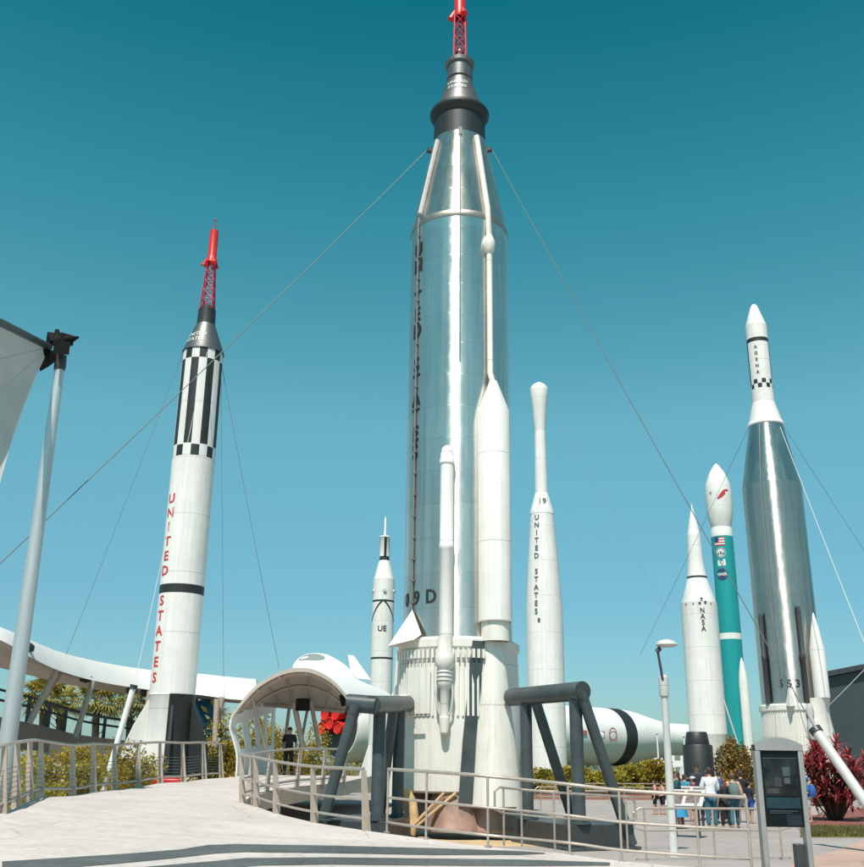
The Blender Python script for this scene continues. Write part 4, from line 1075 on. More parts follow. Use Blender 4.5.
# ================================================================== LEFT CANOPY + WALKWAY
Apx = [(-60, 607, 33), (0, 627, 36), (30, 640, 40), (60, 652, 44), (100, 662, 49), (150, 670, 54), (200, 674, 56), (228, 677, 55), (256, 679, 51)]
Bpx = [(-60, 619), (0, 640), (30, 657), (60, 671), (100, 682), (150, 690), (200, 695), (228, 699), (256, 701)]
Dpx = [(-60, 654, 42), (0, 668, 46), (40, 678, 52), (75, 686, 57), (112, 692, 61), (160, 697, 63), (205, 700, 63), (232, 703, 60), (257, 704, 54)]
A_ = smooth_path([at(p[0], p[1], p[2]+1.6) for p in Apx], 5); B_ = smooth_path([at(b[0], b[1], a[2]-.25) for a, b in zip(Apx, Bpx)], 5); D_ = smooth_path([at(*p) for p in Dpx], 5)
ct = thing('curved_canopy', (A_[5].x, A_[5].y, 0), 'long curved white canopy sweeping behind the striped rocket at the left', 'canopy')
m = MB(); m.grid([B_, [b.lerp(a, .5)+V((.10, -.10, 0)) for a, b in zip(A_, B_)], A_]); m.build('fascia', fascia_m, ct)
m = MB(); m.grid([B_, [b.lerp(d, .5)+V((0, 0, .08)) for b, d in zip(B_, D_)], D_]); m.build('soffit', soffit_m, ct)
m = MB(); m.grid([A_, [a.lerp(d, .5)+V((0, 0, .55)) for a, d in zip(A_, D_)], [d+V((0, 0, .25)) for d in D_], [d+V((0, 0, .002)) for d in D_]]); m.build('roof', fascia_m, ct)
for px, py, Y in ((27, 646, 40), (86, 677, 48), (132, 689, 53), (146, 691, 55)):
    p = at(px, py, Y); m = MB(); m.lathe([(.0, p.z-.28), (.28, p.z-.2), (.30, p.z+.0), (.18, p.z+.1), (.08, p.z+.14)], 16, (p.x, p.y, 0)); m.build('spotlight', black, ct)
# walkway
W_ = smooth_path([at(-60, 706, 36), at(15, 720, 42), at(50, 728, 46), at(80, 735, 49), at(129, 741, 54), at(180, 746, 56), at(232, 750, 54)], 5)
wt = thing('elevated_walkway', (W_[6].x, W_[6].y, 0), 'brown raised walkway with a dark railing under the curved canopy', 'walkway')
m = MB()
m.grid([[p+V((0, 0, -1.15+.4*i/len(W_))) for i, p in enumerate(W_)], W_, [p+V((-1.2, 4.2, .05)) for p in W_], [p+V((-1.2, 4.2, -.5)) for p in W_]]); m.build('deck_beam', brownwall, wt)
m = MB(); 
for h in (1.1, .7): m.tube([p+V((-.9, 3.6, h)) for p in W_], .06, 6)
m.tube([p+V((-.05, .3, .95)) for p in W_[8:]], .035, 6); m.build('railing', chargrey, wt)
for i in range(2, len(W_), 3):
    m = MB(); p = W_[i]+V((-.9, 3.6, 0)); m.beam(p, p+V((0, 0, 1.15)), .16, .10); m.build('railing_post', chargrey, wt)
for i in (3, 11, 19, 27):
    p = W_[min(i, len(W_)-1)]+V((-.6, 2.0, 0)); m = MB(); m.beam(V((p.x, p.y, 0)), V((p.x, p.y, p.z-.3)), 1.1, .9); m.build('pier', tanwall if i > 10 else brownwall, wt)
# beige side wall piece below
m = MB(); pw = [at(50, 743, 43), at(75, 744, 45.5), at(100, 746, 49), at(130, 748, 51)]
m.grid([[V((p.x, p.y, p.z-.55)) for p in pw], pw]); m.grid([pw, [p+V((-.3, .5, 0)) for p in pw]]); m.build('side_panel', tanwall, wt)
for (a, b, Ya, Yb) in (((56, 671), (29, 724), 43.5, 43), ((93, 681), (75, 738), 48, 47.5), ((150, 691), (143, 745), 53.6, 53.4), ((217, 699), (214, 760), 54.5, 54.5), ((60, 673), (43, 700), 45, 50), ((222, 697), (216, 735), 55, 55)):
    m = MB(); p, q = at(a[0], a[1], Ya), at(b[0], b[1], Yb); m.cyl(p, q, .13 if Ya < 50 else .15, n=12); m.build('column', post_metal, ct)
# blue trussed leg beside the arch
m = MB(); p0, p1 = at(200, 700, 62), at(233, 770, 58)
for dx in (-.35, .35): m.beam(p0+V((dx, 0, .0)), p1+V((dx, 0, 0)), .28, .28)
for k in range(7):
    q = p0.lerp(p1, k/7); m.beam(q+V((-.35, 0, 0)), p0.lerp(p1, (k+1)/7)+V((.35, 0, 0)), .12, .12)
m.beam(at(196, 705, 62), at(212, 698, 62), .2, .3)
tag(m.build('blue_truss', bluepaint), 'sloping blue steel truss between the striped rocket and the white arch', 'truss')

# ================================================================== WHITE ARCH ENTRANCE
at_ = thing('arch_pavilion', at(300, 776, 40)*1.0, 'white vaulted arch pavilion with a beige underside and slotted side wall, beyond the deck', 'pavilion')
at_['_o'] = tuple(at_.location)
rim = [(231, 716), (238, 706), (247, 695), (257, 685), (270, 676.5), (284, 670.5), (297, 668), (311, 669), (325, 675), (337, 684), (347, 696), (355, 709), (358, 717)]
Ys = [38, 38, 38, 38, 38.1, 38.2, 38.3, 38.4, 38.6, 38.8, 39, 39.2, 39.3]
rimF = smooth_path([at(p[0], p[1], y) for p, y in zip(rim, Ys)], 3)
back_px = [(262, 716), (268, 707), (276, 700), (286, 694), (298, 688), (312, 684), (326, 682), (340, 682), (355, 684), (370, 687), (384, 691), (392, 696), (397, 701)]
rimB = smooth_path([at(p[0], p[1], 48) for p in back_px], 3)
K_ = 6
top = [[a.lerp(b, j/K_)+V((0, 0, .25*sin(PI*j/K_))) for a, b in zip(rimF, rimB)] for j in range(K_+1)]
m = MB(); m.grid(top); m.build('vault_roof', white_plain, at_)
nb = len(rimF); rearL, rearR = at(256, 699, 43), at(353, 707, 43)
rear = [rearL.lerp(rearR, i/(nb-1)) for i in range(nb)]
und = [[a.lerp(b, j/K_)+V((0, .02, -.14+.5*sin(PI*j/K_)*sin(PI*i/(nb-1)))) for i, (a, b) in enumerate(zip(rimF, rear))] for j in range(K_+1)]
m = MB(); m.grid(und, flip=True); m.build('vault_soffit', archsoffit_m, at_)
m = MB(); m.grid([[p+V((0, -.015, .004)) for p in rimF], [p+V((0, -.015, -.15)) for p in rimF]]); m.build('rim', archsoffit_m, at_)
for f_ in (1, 2, 4, 6):
    m = MB(); m.tube([p+V((0, 0, -.06)) for p in und[f_]][3:-3], .06 if f_ < 6 else .09, 8); m.build('rib', post_metal, at_)
m = MB()
for idx in (9, 14, 20, 26, 30): m.tube([und[j][idx]+V((0, 0, -.05)) for j in range(K_+1)], .045, 6)
m.build('purlin', post_metal, at_)
# left side wall (waisted, with slots)
w0 = [(231, 716), (229, 728), (233, 742), (236, 757), (235, 778)]; w1 = [(276, 700), (274, 715), (273, 735), (273, 755), (273, 775)]
NW = 30; rows = []
for (a, b) in zip(w0, w1):
    p, q = at(a[0], a[1], 38), at(b[0], b[1], 46.5); rows.append([p.lerp(q, j/NW) for j in range(NW+1)])
rows = [smooth_path([r[j] for r in rows], 6) for j in range(NW+1)]
hn = len(rows[0])-1
def slot(j, i):
    for c_ in (3, 11, 18, 24):
        h0, h1 = (.20, .60)
        if c_ <= j < c_+4 and h0*hn <= i < h1*hn: return True
    return False
off = V((.06, -.02, 0)); m = MB(); V0 = [p for r in rows for p in r]; n1 = hn+1; N0 = len(V0)
fs = []
for j in range(NW):
    for i in range(hn):
        if slot(j, i): continue
        a, b, c_, d_ = j*n1+i, j*n1+i+1, (j+1)*n1+i+1, (j+1)*n1+i
        fs += [(a, b, c_, d_), (N0+d_, N0+c_, N0+b, N0+a)]
        for (dj, di, e0, e1) in ((-1, 0, a, b), (1, 0, c_, d_), (0, -1, d_, a), (0, 1, b, c_)):
            jj, ii = j+dj, i+di
            if not (0 <= jj < NW and 0 <= ii < hn) or slot(jj, ii): fs.append((e1, e0, N0+e0, N0+e1))
m.add(V0+[p+off for p in V0], fs); m.build('side_wall', white_plain, at_)
# V columns
dz = 1.05
for (a, b, Ya, Yb, r_) in (((252, 698), (268, 757), 39, 39.5, .07), ((294, 703), (303, 748), 41, 41, .11), ((309, 702), (300, 748), 42.2, 41.2, .06), ((311, 702), (320, 752), 42, 42, .09), ((290, 702), (284, 750), 43, 43, .07)):
    m = MB(); m.cyl(at(a[0], a[1], Ya), at(b[0], b[1], Yb), r_, n=12); m.build('column', post_metal, at_)
for c, s in ((at(303, 703, 40.5), .55), (at(348, 699, 39.2), .5)):
    flood(c, (.1 if s > .5 else -.5, -1, -.5), s).build('loudspeaker', flood_black, at_)
# white hump with an oval window and a fin on the roof
hc = at(320, 674, 45); hw_ = 34*mpp(hc); hh = 26*mpp(hc)
hum = thing('roof_pod', hc, 'white rounded roof pod with an oval grey window, on top of the arch pavilion', 'roof pod')
m = MB(); rows = []
for i in range(25):
    t = -1+2*i/24
    prof_ = max(0.0, (1-abs(t)**2.6))**.55*(1.0 if t < 0 else 1-.35*t)
    row = []
    for k in range(15):
        a = PI*k/14; row.append(hc+V((t*hw_*1.05+.18*hw_, -cos(a)*1.5*prof_, sin(a)*hh*1.0*prof_-.3-.22*t*hh)))
    rows.append(row)
m.grid(rows); m.build('shell', white_plain, hum)
def hum_pt(t, a, k):
    pr_ = max(0.0, (1-abs(t)**2.6))**.55*(1.0 if t < 0 else 1-.35*t)
    return hc+V((t*hw_*1.05+.18*hw_, -cos(a)*1.5*pr_*k, sin(a)*hh*pr_*k-.3-.22*t*hh))
m = MB(); ring = [hum_pt(-.36+.37*cos(2*PI*i/28), R(52)+R(13)*sin(2*PI*i/28), 1.02) for i in range(28)]
cen = hum_pt(-.36, R(52), 1.025); m.add(ring+[cen], [(i, (i+1) % 28, 28) for i in range(28)]); m.build('oval_window', glass_grey, hum)
m = MB(); P = [at(348, 655, 47), at(354, 656, 47), at(371, 680, 47), at(352, 678, 47)]
m.add([p+V((0, -.1, 0)) for p in P]+[p+V((0, .25, 0)) for p in P], [(0, 1, 2, 3), (7, 6, 5, 4), (0, 4, 5, 1), (1, 5, 6, 2), (2, 6, 7, 3), (3, 7, 4, 0)])
tag(m.build('roof_fin', white_plain, smooth=False), 'pointed white fin standing on the roof right of the rounded pod', 'fin')

# ================================================================== LAMP POST
lb = gnd(674, 857)
t = thing('lamp_post', lb, 'pale grey lamp post with a flat round head on a bent arm, before the crowd', 'lamp post')
def up_z(px, py): return at(px, py, lb.y).z
zt_ = up_z(667.5, 676)
m = MB(); m.lathe([(.11, .0), (.11, .05), (.085, .1), (.075, zt_*.6), (.07, zt_-.3)], 20, (lb.x, lb.y, 0)); m.build('pole', lamp_grey, t)
m = MB(); m.lathe([(.095, zt_-.42), (.10, zt_-.4), (.10, zt_-.22), (.09, zt_-.21), (.10, zt_-.2), (.10, zt_-.03), (.04, zt_+.03)], 20, (lb.x, lb.y, 0)); m.build('collar', lamp_grey, t)
a0 = V((lb.x-.03, lb.y-.08, zt_-.1)); a1 = at(657.5, 650, lb.y-.1)
m = MB(); m.cyl(a0, a1, .028, n=10); m.cyl(a1+V((-.02, 0, -.04)), a1+V((.06, 0, .04)), .05, n=10); m.build('arm', chargrey, t)
hc = at(666.5, 644.5, lb.y-.1)
m = MB(); m.lathe([(0, hc.z-.05), (.16, hc.z-.05), (.22, hc.z-.03), (.235, hc.z-.01), (.22, hc.z+.03), (.15, hc.z+.08), (.05, hc.z+.105), (0, hc.z+.11)], 28, (hc.x, hc.y, 0)); m.build('lamp_head', lamp_grey, t)

# ================================================================== SCREEN KIOSK
kY = 16.3
kb0, kb1 = at(759.5, 870, kY), at(810, 870, kY)
kz = lambda x, y: at(x, y, kY).z
ktop = kz(782, 740)
x0, x1 = at(757.5, 800, kY).x, at(806, 800, kY).x
kc = V(((x0+x1)/2, kY, 0)); kw = x1-x0
t = thing('screen_kiosk', kc, 'tall grey framed kiosk with a dark display screen between two posts, right foreground', 'kiosk')
zarch = kz(782, 745.5)
for s_ in (-1, 1):
    m = MB(); m.box((kc.x+s_*(kw/2-.04), kY, (zarch-.08)/2), (.08, .17, zarch-.08)); m.build('post', mat('kiosk_grey', (.33, .33, .325), .4, .35, var=.1, scale=3) if s_ < 0 else MATS['kiosk_grey'], t, bevel=.012)
m = MB(); rows = []
for yy in (-.09, .09):
    rows.append([V((kc.x-kw/2+kw*i/16, kY+yy, zarch+.11*(1-(2*i/16-1)**2)+.005)) for i in range(17)])
lowr = [[V((p.x, p.y, zarch-.078)) for p in r] for r in rows]
m.grid(rows); m.grid([lowr[0], rows[0]]); m.grid([rows[1], lowr[1]]); m.grid([lowr[1], lowr[0]]); m.build('header', MATS['kiosk_grey'], t)
sz0, sz1 = kz(782, 827), kz(782, 750.5)
m = MB(); m.box((kc.x, kY-.01, (sz0+sz1)/2), (kw-.165, .10, sz1-sz0)); sc_ = m.build('screen', dark_glass, t, bevel=.006)
sw = kw-.20; yf = kY-.064
def spanel(u0_, v0, u1_, v1, mm, nm='screen_image'):
    xa, xb = kc.x-sw/2+sw*u0_, kc.x-sw/2+sw*u1_; za, zb = sz1-(sz1-sz0)*v0, sz1-(sz1-sz0)*v1
    return MB().box(((xa+xb)/2, yf, (za+zb)/2), (xb-xa, .004, za-zb)).build(nm, mm, sc_, smooth=False)
scr = lambda nme, c: mat(nme, c, .25, var=.25, scale=6)
spanel(.02, .12, .98, .60, mat('screen_photo', (.006, .009, .010), .3, var=.5, scale=5, col2=(.022, .026, .028), spec=.2))
yf -= .004
spanel(.02, .62, .98, .76, scr('screen_teal', (.008, .035, .045)))
spanel(.02, .10, .98, .112, scr('screen_line', (.05, .08, .09)))
spanel(.55, .22, .76, .34, scr('screen_pale', (.06, .085, .10))); spanel(.58, .36, .74, .44, MATS['screen_pale']); spanel(.30, .36, .50, .48, scr('screen_grey', (.045, .042, .045)))
spanel(.06, .50, .42, .57, MATS['screen_grey']); spanel(.10, .79, .88, .80, MATS['screen_line']); spanel(.10, .815, .75, .823, MATS['screen_line']); spanel(.55, .84, .97, .98, scr('screen_blue', (.008, .014, .026)))
m = MB(); m.box((kc.x, kY, .03), (kw+.1, .34, .06)); m.build('base', chargrey, t)
m = MB(); m.box((kc.x+kw/2-.17, kY+.05, .36), (.13, .15, .55)); m.build('cable_box', chargrey, t, bevel=.01)

# ================================================================== INFO LECTERNS, BENCH, CART, DRUM
def lectern(p, label, rz):
    t = thing('info_panel', p, label, 'sign', 'slanted information panels')
    rot = Matrix.Rotation(rz, 3, 'Z')
    for s_ in (-.3, .3):
        m = MB(); m.box(p+rot @ V((s_, 0, .42)), (.06, .08, .84), rot); m.build('leg', chargrey, t)
    tilt = rot @ Matrix.Rotation(R(38), 3, 'X')
    m = MB(); m.box(p+V((0, 0, .95)), (.95, .62, .04), tilt); pn = m.build('panel', lamp_grey, t)
    m = MB(); m.box(p+V((0, 0, .95))+tilt @ V((-.24, .0, .023)), (.36, .5, .006), tilt); m.box(p+V((0, 0, .95))+tilt @ V((.2, .02, .023)), (.36, .45, .006), tilt); m.build('panel_picture', mat('panel_picture', (.16, .12, .12), .5, var=.5, scale=9), pn)
lectern(gnd(688, 838), 'slanted information panel beside the lamp post, nearer one', -.5)
lectern(gnd(697, 830)+V((.1, .8, 0)), 'slanted information panel before the person in a plaid shirt, farther one', -.5)
dp = gnd(697, 796); dY = 47
p = at(697, 740, dY); t = thing('stepped_drum', (p.x, dY, 0), 'black two-tiered drum standing in front of the white stepped rocket', 'engine display')
pz = lambda y: at(697, y, dY).z
m = MB(); m.lathe([(.56, pz(756)-.02), (.53, pz(746)), (.54, pz(744)), (.46, pz(733)), (.42, pz(732)), (0, pz(731.8))], 32, (p.x, dY, 0)); m.build('upper_tier', black, t)
m = MB(); m.lathe([(.70, 0), (.68, .5), (.66, pz(746)), (.62, pz(744.8)), (.0, pz(744.7))], 32, (p.x, dY, 0)); m.build('lower_tier', black, t)
for s_ in (-1, 1):
    m = MB(); m.beam(V((p.x+s_*1.5, dY-.2, .0)), V((p.x+s_*.8, dY-.2, 1.7)), .10, .10); m.build('brace', lamp_grey, t)
cp = at(169, 775, 36); t = thing('utility_cart', (cp.x, 36, 0), 'red utility cart parked under the striped rocket, behind the guardrail', 'cart')
m = MB(); m.box((cp.x, 36, .82), (1.0, .7, .62)); m.box((cp.x, 36, 1.16), (.7, .6, .10)); m.build('body', red_gloss, t, bevel=.05)
for sx in (-.38, .38):
    for sy in (-.38, .38): m = MB(); m.cyl((cp.x+sx, 36+sy-.05, .28), (cp.x+sx, 36+sy+.05, .28), .28, n=18); m.build('wheel', black, t)
m = MB(); m.tube([(cp.x+.5, 36, .9), (cp.x+.8, 36, 1.2), (cp.x+.8, 36.2, 1.3)], .03, 6); m.build('handle', chargrey, t)
tb = at(188, 777, 36.4); t = thing('crate', (tb.x, 36.4, 0), 'tan crate beside the red utility cart', 'crate')
m = MB(); m.box((tb.x, 36.4, .6), (.6, .6, 1.1)); m.build('box', tan_strut, t, bevel=.02)
m = MB()
for k in range(4): m.box((tb.x, 36.08, .18+.28*k), (.64, .03, .12))
m.build('slat', tan_strut, t)
# white box truck/utility cabinet glimpsed beneath the walkway
ub = at(67, 771, 40); t = thing('utility_cabinet', (ub.x, 40, 0), 'white utility cabinet under the walkway, seen through the left guardrail', 'cabinet')
m = MB(); m.box((ub.x, 40, .75), (1.1, .7, 1.5)); m.build('body', white_plain, t, bevel=.02)
m = MB(); m.box((ub.x+.15, 39.63, .9), (.18, .03, .18)); m.build('latch', black, t); m = MB(); m.box((ub.x, 40, 1.53), (1.2, .8, .06)); m.build('lid', lamp_grey, t)

# ================================================================== BUILDINGS at the right and far
b0 = at(826, 678, 62); t = thing('dark_building', (b0.x+14, 66, 0), 'dark grey-green building with a sloping roofline behind the red plants', 'building')
bx0, bx1 = b0.x, b0.x+40; zl = b0.z; zr = at(864, 670.5, 62).z; zr2 = zl+(zr-zl)*40/(at(864, 670, 62).x-b0.x)
m = MB(); m.add([(bx0, 62, 0), (bx1, 62, 0), (bx1, 62, zr2), (bx0, 62, zl), (bx0+12, 82, 0), (bx1, 82, 0), (bx1, 82, zr2), (bx0+12, 82, zl)], [(0, 1, 2, 3), (7, 6, 5, 4), (0, 3, 7, 4), (1, 5, 6, 2), (0, 4, 5, 1)]); m.build('wall', building_m, t, smooth=False)
m = MB(); m.add([(bx0-.4, 61.6, zl), (bx1, 61.6, zr2), (bx1, 82.4, zr2), (bx0+12, 82.4, zl), (bx0-.4, 61.6, zl+.3), (bx1, 61.6, zr2+.3), (bx1, 82.4, zr2+.3), (bx0+12, 82.4, zl+.3)], [(3, 2, 1, 0), (4, 5, 6, 7), (0, 1, 5, 4), (1, 2, 6, 5), (2, 3, 7, 6), (3, 0, 4, 7)]); m.build('roof', chargrey, t, smooth=False)
# white lattice-fronted building behind the lying rocket's nose
q0, q1 = at(668, 772, 150), at(699, 772, 150); ztp = at(680, 733, 150).z
t = thing('white_building', ((q0.x+q1.x)/2, 153, 0), 'white multi-storey building with many windows, far behind the stepped rocket', 'building')
m = MB(); m.box(((q0.x+q1.x)/2, 154, ztp/2), (q1.x-q0.x+4, 8, ztp)); m.build('wall', white_plain, t, smooth=False)
m = MB(); m.box(((q0.x+q1.x)/2, 154, ztp+.2), (q1.x-q0.x+4.8, 8.8, .4)); m.build('roof', lamp_grey, t, smooth=False)
for i in range(4):
    for k in range(3):
        m = MB(); m.box((q0.x-.8+(q1.x-q0.x+1.6)*(i+.5)/4, 149.97, ztp*(k+.5)/3), (.8, .12, ztp*.17)); m.build('window', glass_grey, t, smooth=False)
for px, col, lab in ((659, white_plain, 'white flagpole nearest the lying rocket nose'), (686, white_plain, 'white flagpole in front of the far white building')):
    p = at(px, 770, 120); z1 = at(px, 735 if px < 670 else 738, 120).z; t = thing('flagpole', (p.x, 120, 0), lab, 'flagpole', 'far flagpoles')
    m = MB(); m.lathe([(.12, 0), (.08, z1)], 10, (p.x, 120, 0)); m.build('pole', col, t)
    m = MB(); m.lathe([(0, z1), (.16, z1+.1), (.16, z1+.2), (0, z1+.3)], 10, (p.x, 120, 0)); m.build('finial', lamp_grey, t)
# small round-topped light in front of the lying rocket
p = at(601.5, 760, 85); z1 = at(601.5, 736, 85).z; t = thing('globe_lamp', (p.x, 85, 0), 'white globe lamp on a thin post in front of the lying rocket', 'lamp post')
m = MB(); m.cyl((p.x, 85, 0), (p.x, 85, z1-.2), .12, n=10); m.build('pole', white_plain, t); m = MB(); m.lathe([(0, z1-.35), (.3, z1-.2), (.36, z1), (.3, z1+.22), (0, z1+.35)], 16, (p.x, 85, 0)); m.build('lamp_globe', white_plain, t)
# raised flower bed in front of hedge
f0, f1 = gnd(545, 800), gnd(676, 800)
t = thing('planter_wall', f0.lerp(f1, .5), 'low red brick planter wall below the hedge', 'planter wall')
m = MB(); m.beam(f0+V((-2, 0, .2)), f1+V((2, 0, .2)), .35, .4); m.build('brick_wall', mat('red_brick', (.30, .14, .10), .8, var=.25, scale=6), t); m = MB(); m.beam(f0+V((-2, -.02, .43)), f1+V((2, -.02, .43)), .45, .06); m.build('coping', tanwall, t)

# ================================================================== VEGETATION
def leaf_cloud(mb, clumps, n, size, rnd, flat=.5, aspect=1.8):
    for (c, rad) in clumps:
        c = V(c)
        for _ in range(n):
            d = V((rnd.gauss(0, 1), rnd.gauss(0, 1), rnd.gauss(0, 1))).normalized()
            p = c+V((d.x*rad[0], d.y*rad[1], d.z*rad[2]))*(rnd.uniform(.35, 1)**.5)*rnd.uniform(.75, 1.08)
            a = V((rnd.uniform(-1, 1), rnd.uniform(-1, 1), rnd.uniform(-.6, .9))).normalized(); b = a.orthogonal().normalized(); b = Quaternion(a, rnd.uniform(0, 6.28)) @ b
            s_ = size*rnd.uniform(.6, 1.3)
            mb.add([p-a*s_*.5*aspect*.5, p+b*s_*.3, p+a*s_*.5*aspect*.6, p-b*s_*.3], [(0, 1, 2, 3)])
def shrub(c, rx, ry, h, m, label, seed, n=70, cl=14, size=.16, group=None, stems=True, cat='shrub', name='shrub'):
    rnd = random.Random(seed); c = V(c); t = thing(name, c, label, cat, group)
    clumps = []
    for i in range(cl):
        a = rnd.uniform(0, 6.28); q = rnd.uniform(0, 1)**.5; zz = rnd.uniform(.25, .86)
        k = 1-.45*max(0, zz-.4)
        clumps.append((c+V((cos(a)*q*rx*.8*k, sin(a)*q*ry*.8*k, zz*h)), (rx*rnd.uniform(.25, .42), ry*rnd.uniform(.25, .42), h*rnd.uniform(.14, .26))))
    mb = MB(); leaf_cloud(mb, clumps, n, size, rnd); mb.build('foliage', m, t, smooth=False)
    mb = MB()
    for i in range(5):
        a = i*1.26; mb.tube([c, c+V((cos(a)*rx*.25, sin(a)*ry*.25, h*.35)), c+V((cos(a)*rx*.5, sin(a)*ry*.5, h*.7))], [.04, .03, .012], 5)
    mb.build('stem', wood_dark, t); return t
def palm(c, h, crown, label, seed, n=34):
    rnd = random.Random(seed); c = V(c); t = thing('palm_tree', c, label, 'palm tree', 'palms behind the walkway')
    mb = MB(); top_ = c+V((rnd.uniform(-.3, .3), 0, h)); mb.tube([c, c.lerp(top_, .5)+V((.1, 0, 0)), top_], [.28, .22, .24], 10)
    for i in range(14): 
        a = rnd.uniform(0, 6.28); z_ = h*rnd.uniform(.6, .98); p = c+V((0, 0, z_)); mb.beam(p, p+V((cos(a)*.4, sin(a)*.4, .35)), .1, .05)
    mb.build('trunk', bark, t)
    mb = MB()
    for i in range(n):
        a = rnd.uniform(0, 6.28); el = rnd.uniform(-.75, 1.2); d = V((cos(a)*cos(el), sin(a)*cos(el), sin(el)))
        st_ = top_+d*crown*.42*rnd.uniform(.75, 1.1)+V((0, 0, .2)); mb.tube([top_, top_.lerp(st_, .6)+V((0, 0, .08)), st_], .02, 4)
        sd = d.cross(V((0, 0, 1)))
        sd = sd.normalized() if sd.length > .05 else V((1, 0, 0)); u_ = sd.cross(d)
        for k in range(16):
            b = -1.9+3.8*k/15; q = (d*cos(b)+sd*sin(b)).normalized(); L = crown*.55*rnd.uniform(.75, 1.05)*(1-.2*abs(b)/1.9); wv = q.cross(u_).normalized()*L*.055
            tip = st_+q*L+V((0, 0, -.28*L)); mid = st_+q*L*.55+u_*.03
            mb.add([st_, mid+wv, tip, mid-wv], [(0, 1, 2, 3)])
    mb.build('fronds', leaf_palm, t, smooth=False); return t
def on(px, py, Y): p = at(px, py, Y); return V((p.x, p.y, 0))
def ht(px, py, Y): return at(px, py, Y).z
palm(on(41, 750, 66), ht(41, 700, 66), 2.2, 'fan palm seen beneath the canopy, leftmost of the palms', 1)
palm(on(53, 750, 72), ht(53, 703, 72), 1.9, 'smaller fan palm close beside the leftmost one', 2)
palm(on(94, 750, 66), ht(94, 704, 66), 2.3, 'fan palm with yellowed fronds between the two slanted canopy columns', 3)
palm(on(128, 750, 70), ht(128, 705, 70), 2.1, 'fan palm just left of the striped rocket', 4)
palm(on(206, 750, 74), ht(206, 722, 74), 2.3, 'fan palm right of the striped rocket, behind the blue truss', 5)
lab = ['dense yellow-green shrub left of the mast, under the walkway', 'yellow-green shrub under the walkway, right of the mast', 'sunlit yellow shrub behind the left guardrail middle', 'yellowish shrub beside the leaning white pole', 'dark shrub at the foot of the striped rocket', 'yellow shrub right of the striped rocket tail', 'bright yellow shrub under the blue truss', 'tall yellow-green shrub behind the arch windows', 'leafy shrub close behind the slotted arch wall', 'yellow shrub seen through the arch, beside the standing figure', 'yellow-green shrub seen through the arch at its right']
spec = [(8, 782, 24, 1.3, leaf_hedge), (52, 775, 30, 1.7, leaf_hedge), (92, 770, 34, 2.3, leaf_yellow), (122, 772, 37, 2.0, leaf_hedge), (146, 776, 42, 1.3, leaf_dark), (212, 768, 44, 2.6, leaf_yellow), (222, 765, 50, 3.0, leaf_yellow), (268, 765, 60, 4.2, leaf_yellow), (246, 765, 52, 4.3, leaf_hedge), (291, 765, 56, 3.5, leaf_yellow), (322, 765, 58, 1.7, leaf_hedge)]
for i, (px, py, Y, h, mm) in enumerate(spec):
    shrub(on(px, py, Y), 1.7+Y*.012, 1.3, h, mm, lab[i], 20+i, 170, 20, .10+.0009*Y, 'shrubs around the walkway and arch')
hl = ['clipped hedge stretch right beside the tall rocket', 'clipped hedge stretch between the stand legs', 'clipped hedge stretch right of the right stand', 'rounded taller hedge bush left of the lamp post', 'rounded golden hedge bush at the lamp post']
for i, (px, tp) in enumerate(((547, 768), (575, 768), (604, 768), (632, 763), (655, 757))):
    Y = 60; shrub(on(px, 780, Y), 1.35 if i < 3 else 1.25, 1.0, ht(px, tp, Y), leaf_hedge if i != 4 else leaf_yellow, hl[i], 50+i, 220, 24, .17, 'hedge below the lying rocket')
shrub(on(741, 790, 46), 1.0, .9, ht(741, 733, 46), leaf_orange, 'coppery green small tree behind the crowd, left of the kiosk', 71, 150, 26, .15, None, cat='small tree', name='small_tree')
shrub(on(728, 790, 49), .8, .8, ht(728, 743, 49), leaf_dark, 'dark leafy shrub at the foot of the teal rocket', 72, 70, 14, .16, None)
def cordyline(c, h, rad, label, seed, ns=26):
    rnd = random.Random(seed); c = V(c); t = thing('cordyline', c, label, 'red plant', 'red-leaved plants at the right')
    mbs, mbl, mbd = MB(), MB(), MB()
    for i in range(ns):
        a = rnd.uniform(0, 6.28); q = rnd.uniform(.1, 1)**.6; top_ = c+V((cos(a)*rad*q*.78, sin(a)*rad*q*.78, h*(.16+.72*rnd.uniform(0, 1)**.8*(1-.3*q*q))))
        mbs.tube([c+V((cos(a)*.15, sin(a)*.15, 0)), c.lerp(top_, .5)+V((cos(a)*rad*.12, sin(a)*rad*.12, 0)), top_], [.035, .03, .02], 5)
        for k in range(38):
            b = rnd.uniform(0, 6.28); el = rnd.uniform(-.5, 1.35); d = V((cos(b)*cos(el), sin(b)*cos(el), sin(el))); L = rnd.uniform(.35, .62)
            sd = d.cross(V((0, 0, 1))); sd = sd.normalized()*.042 if sd.length > .05 else V((.042, 0, 0)); base = top_+V((0, 0, rnd.uniform(-.35, .05)))
            mid = base+d*L*.5+V((0, 0, .03)); tip = base+d*L+V((0, 0, -.16*L))
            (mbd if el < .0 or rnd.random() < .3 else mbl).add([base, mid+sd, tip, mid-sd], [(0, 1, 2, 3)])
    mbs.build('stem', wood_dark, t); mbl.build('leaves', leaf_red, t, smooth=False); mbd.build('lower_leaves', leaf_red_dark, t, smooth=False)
cordyline(gnd(836, 821), ht(836, 728, gnd(836, 821).y)*.98, 1.12, 'large red-leaved plant right of the kiosk, behind the slanted strut', 5, 62)
cordyline(gnd(884, 820), ht(884, 742, gnd(884, 820).y), 1.0, 'red-leaved plant cut off by the right picture edge', 6, 46)
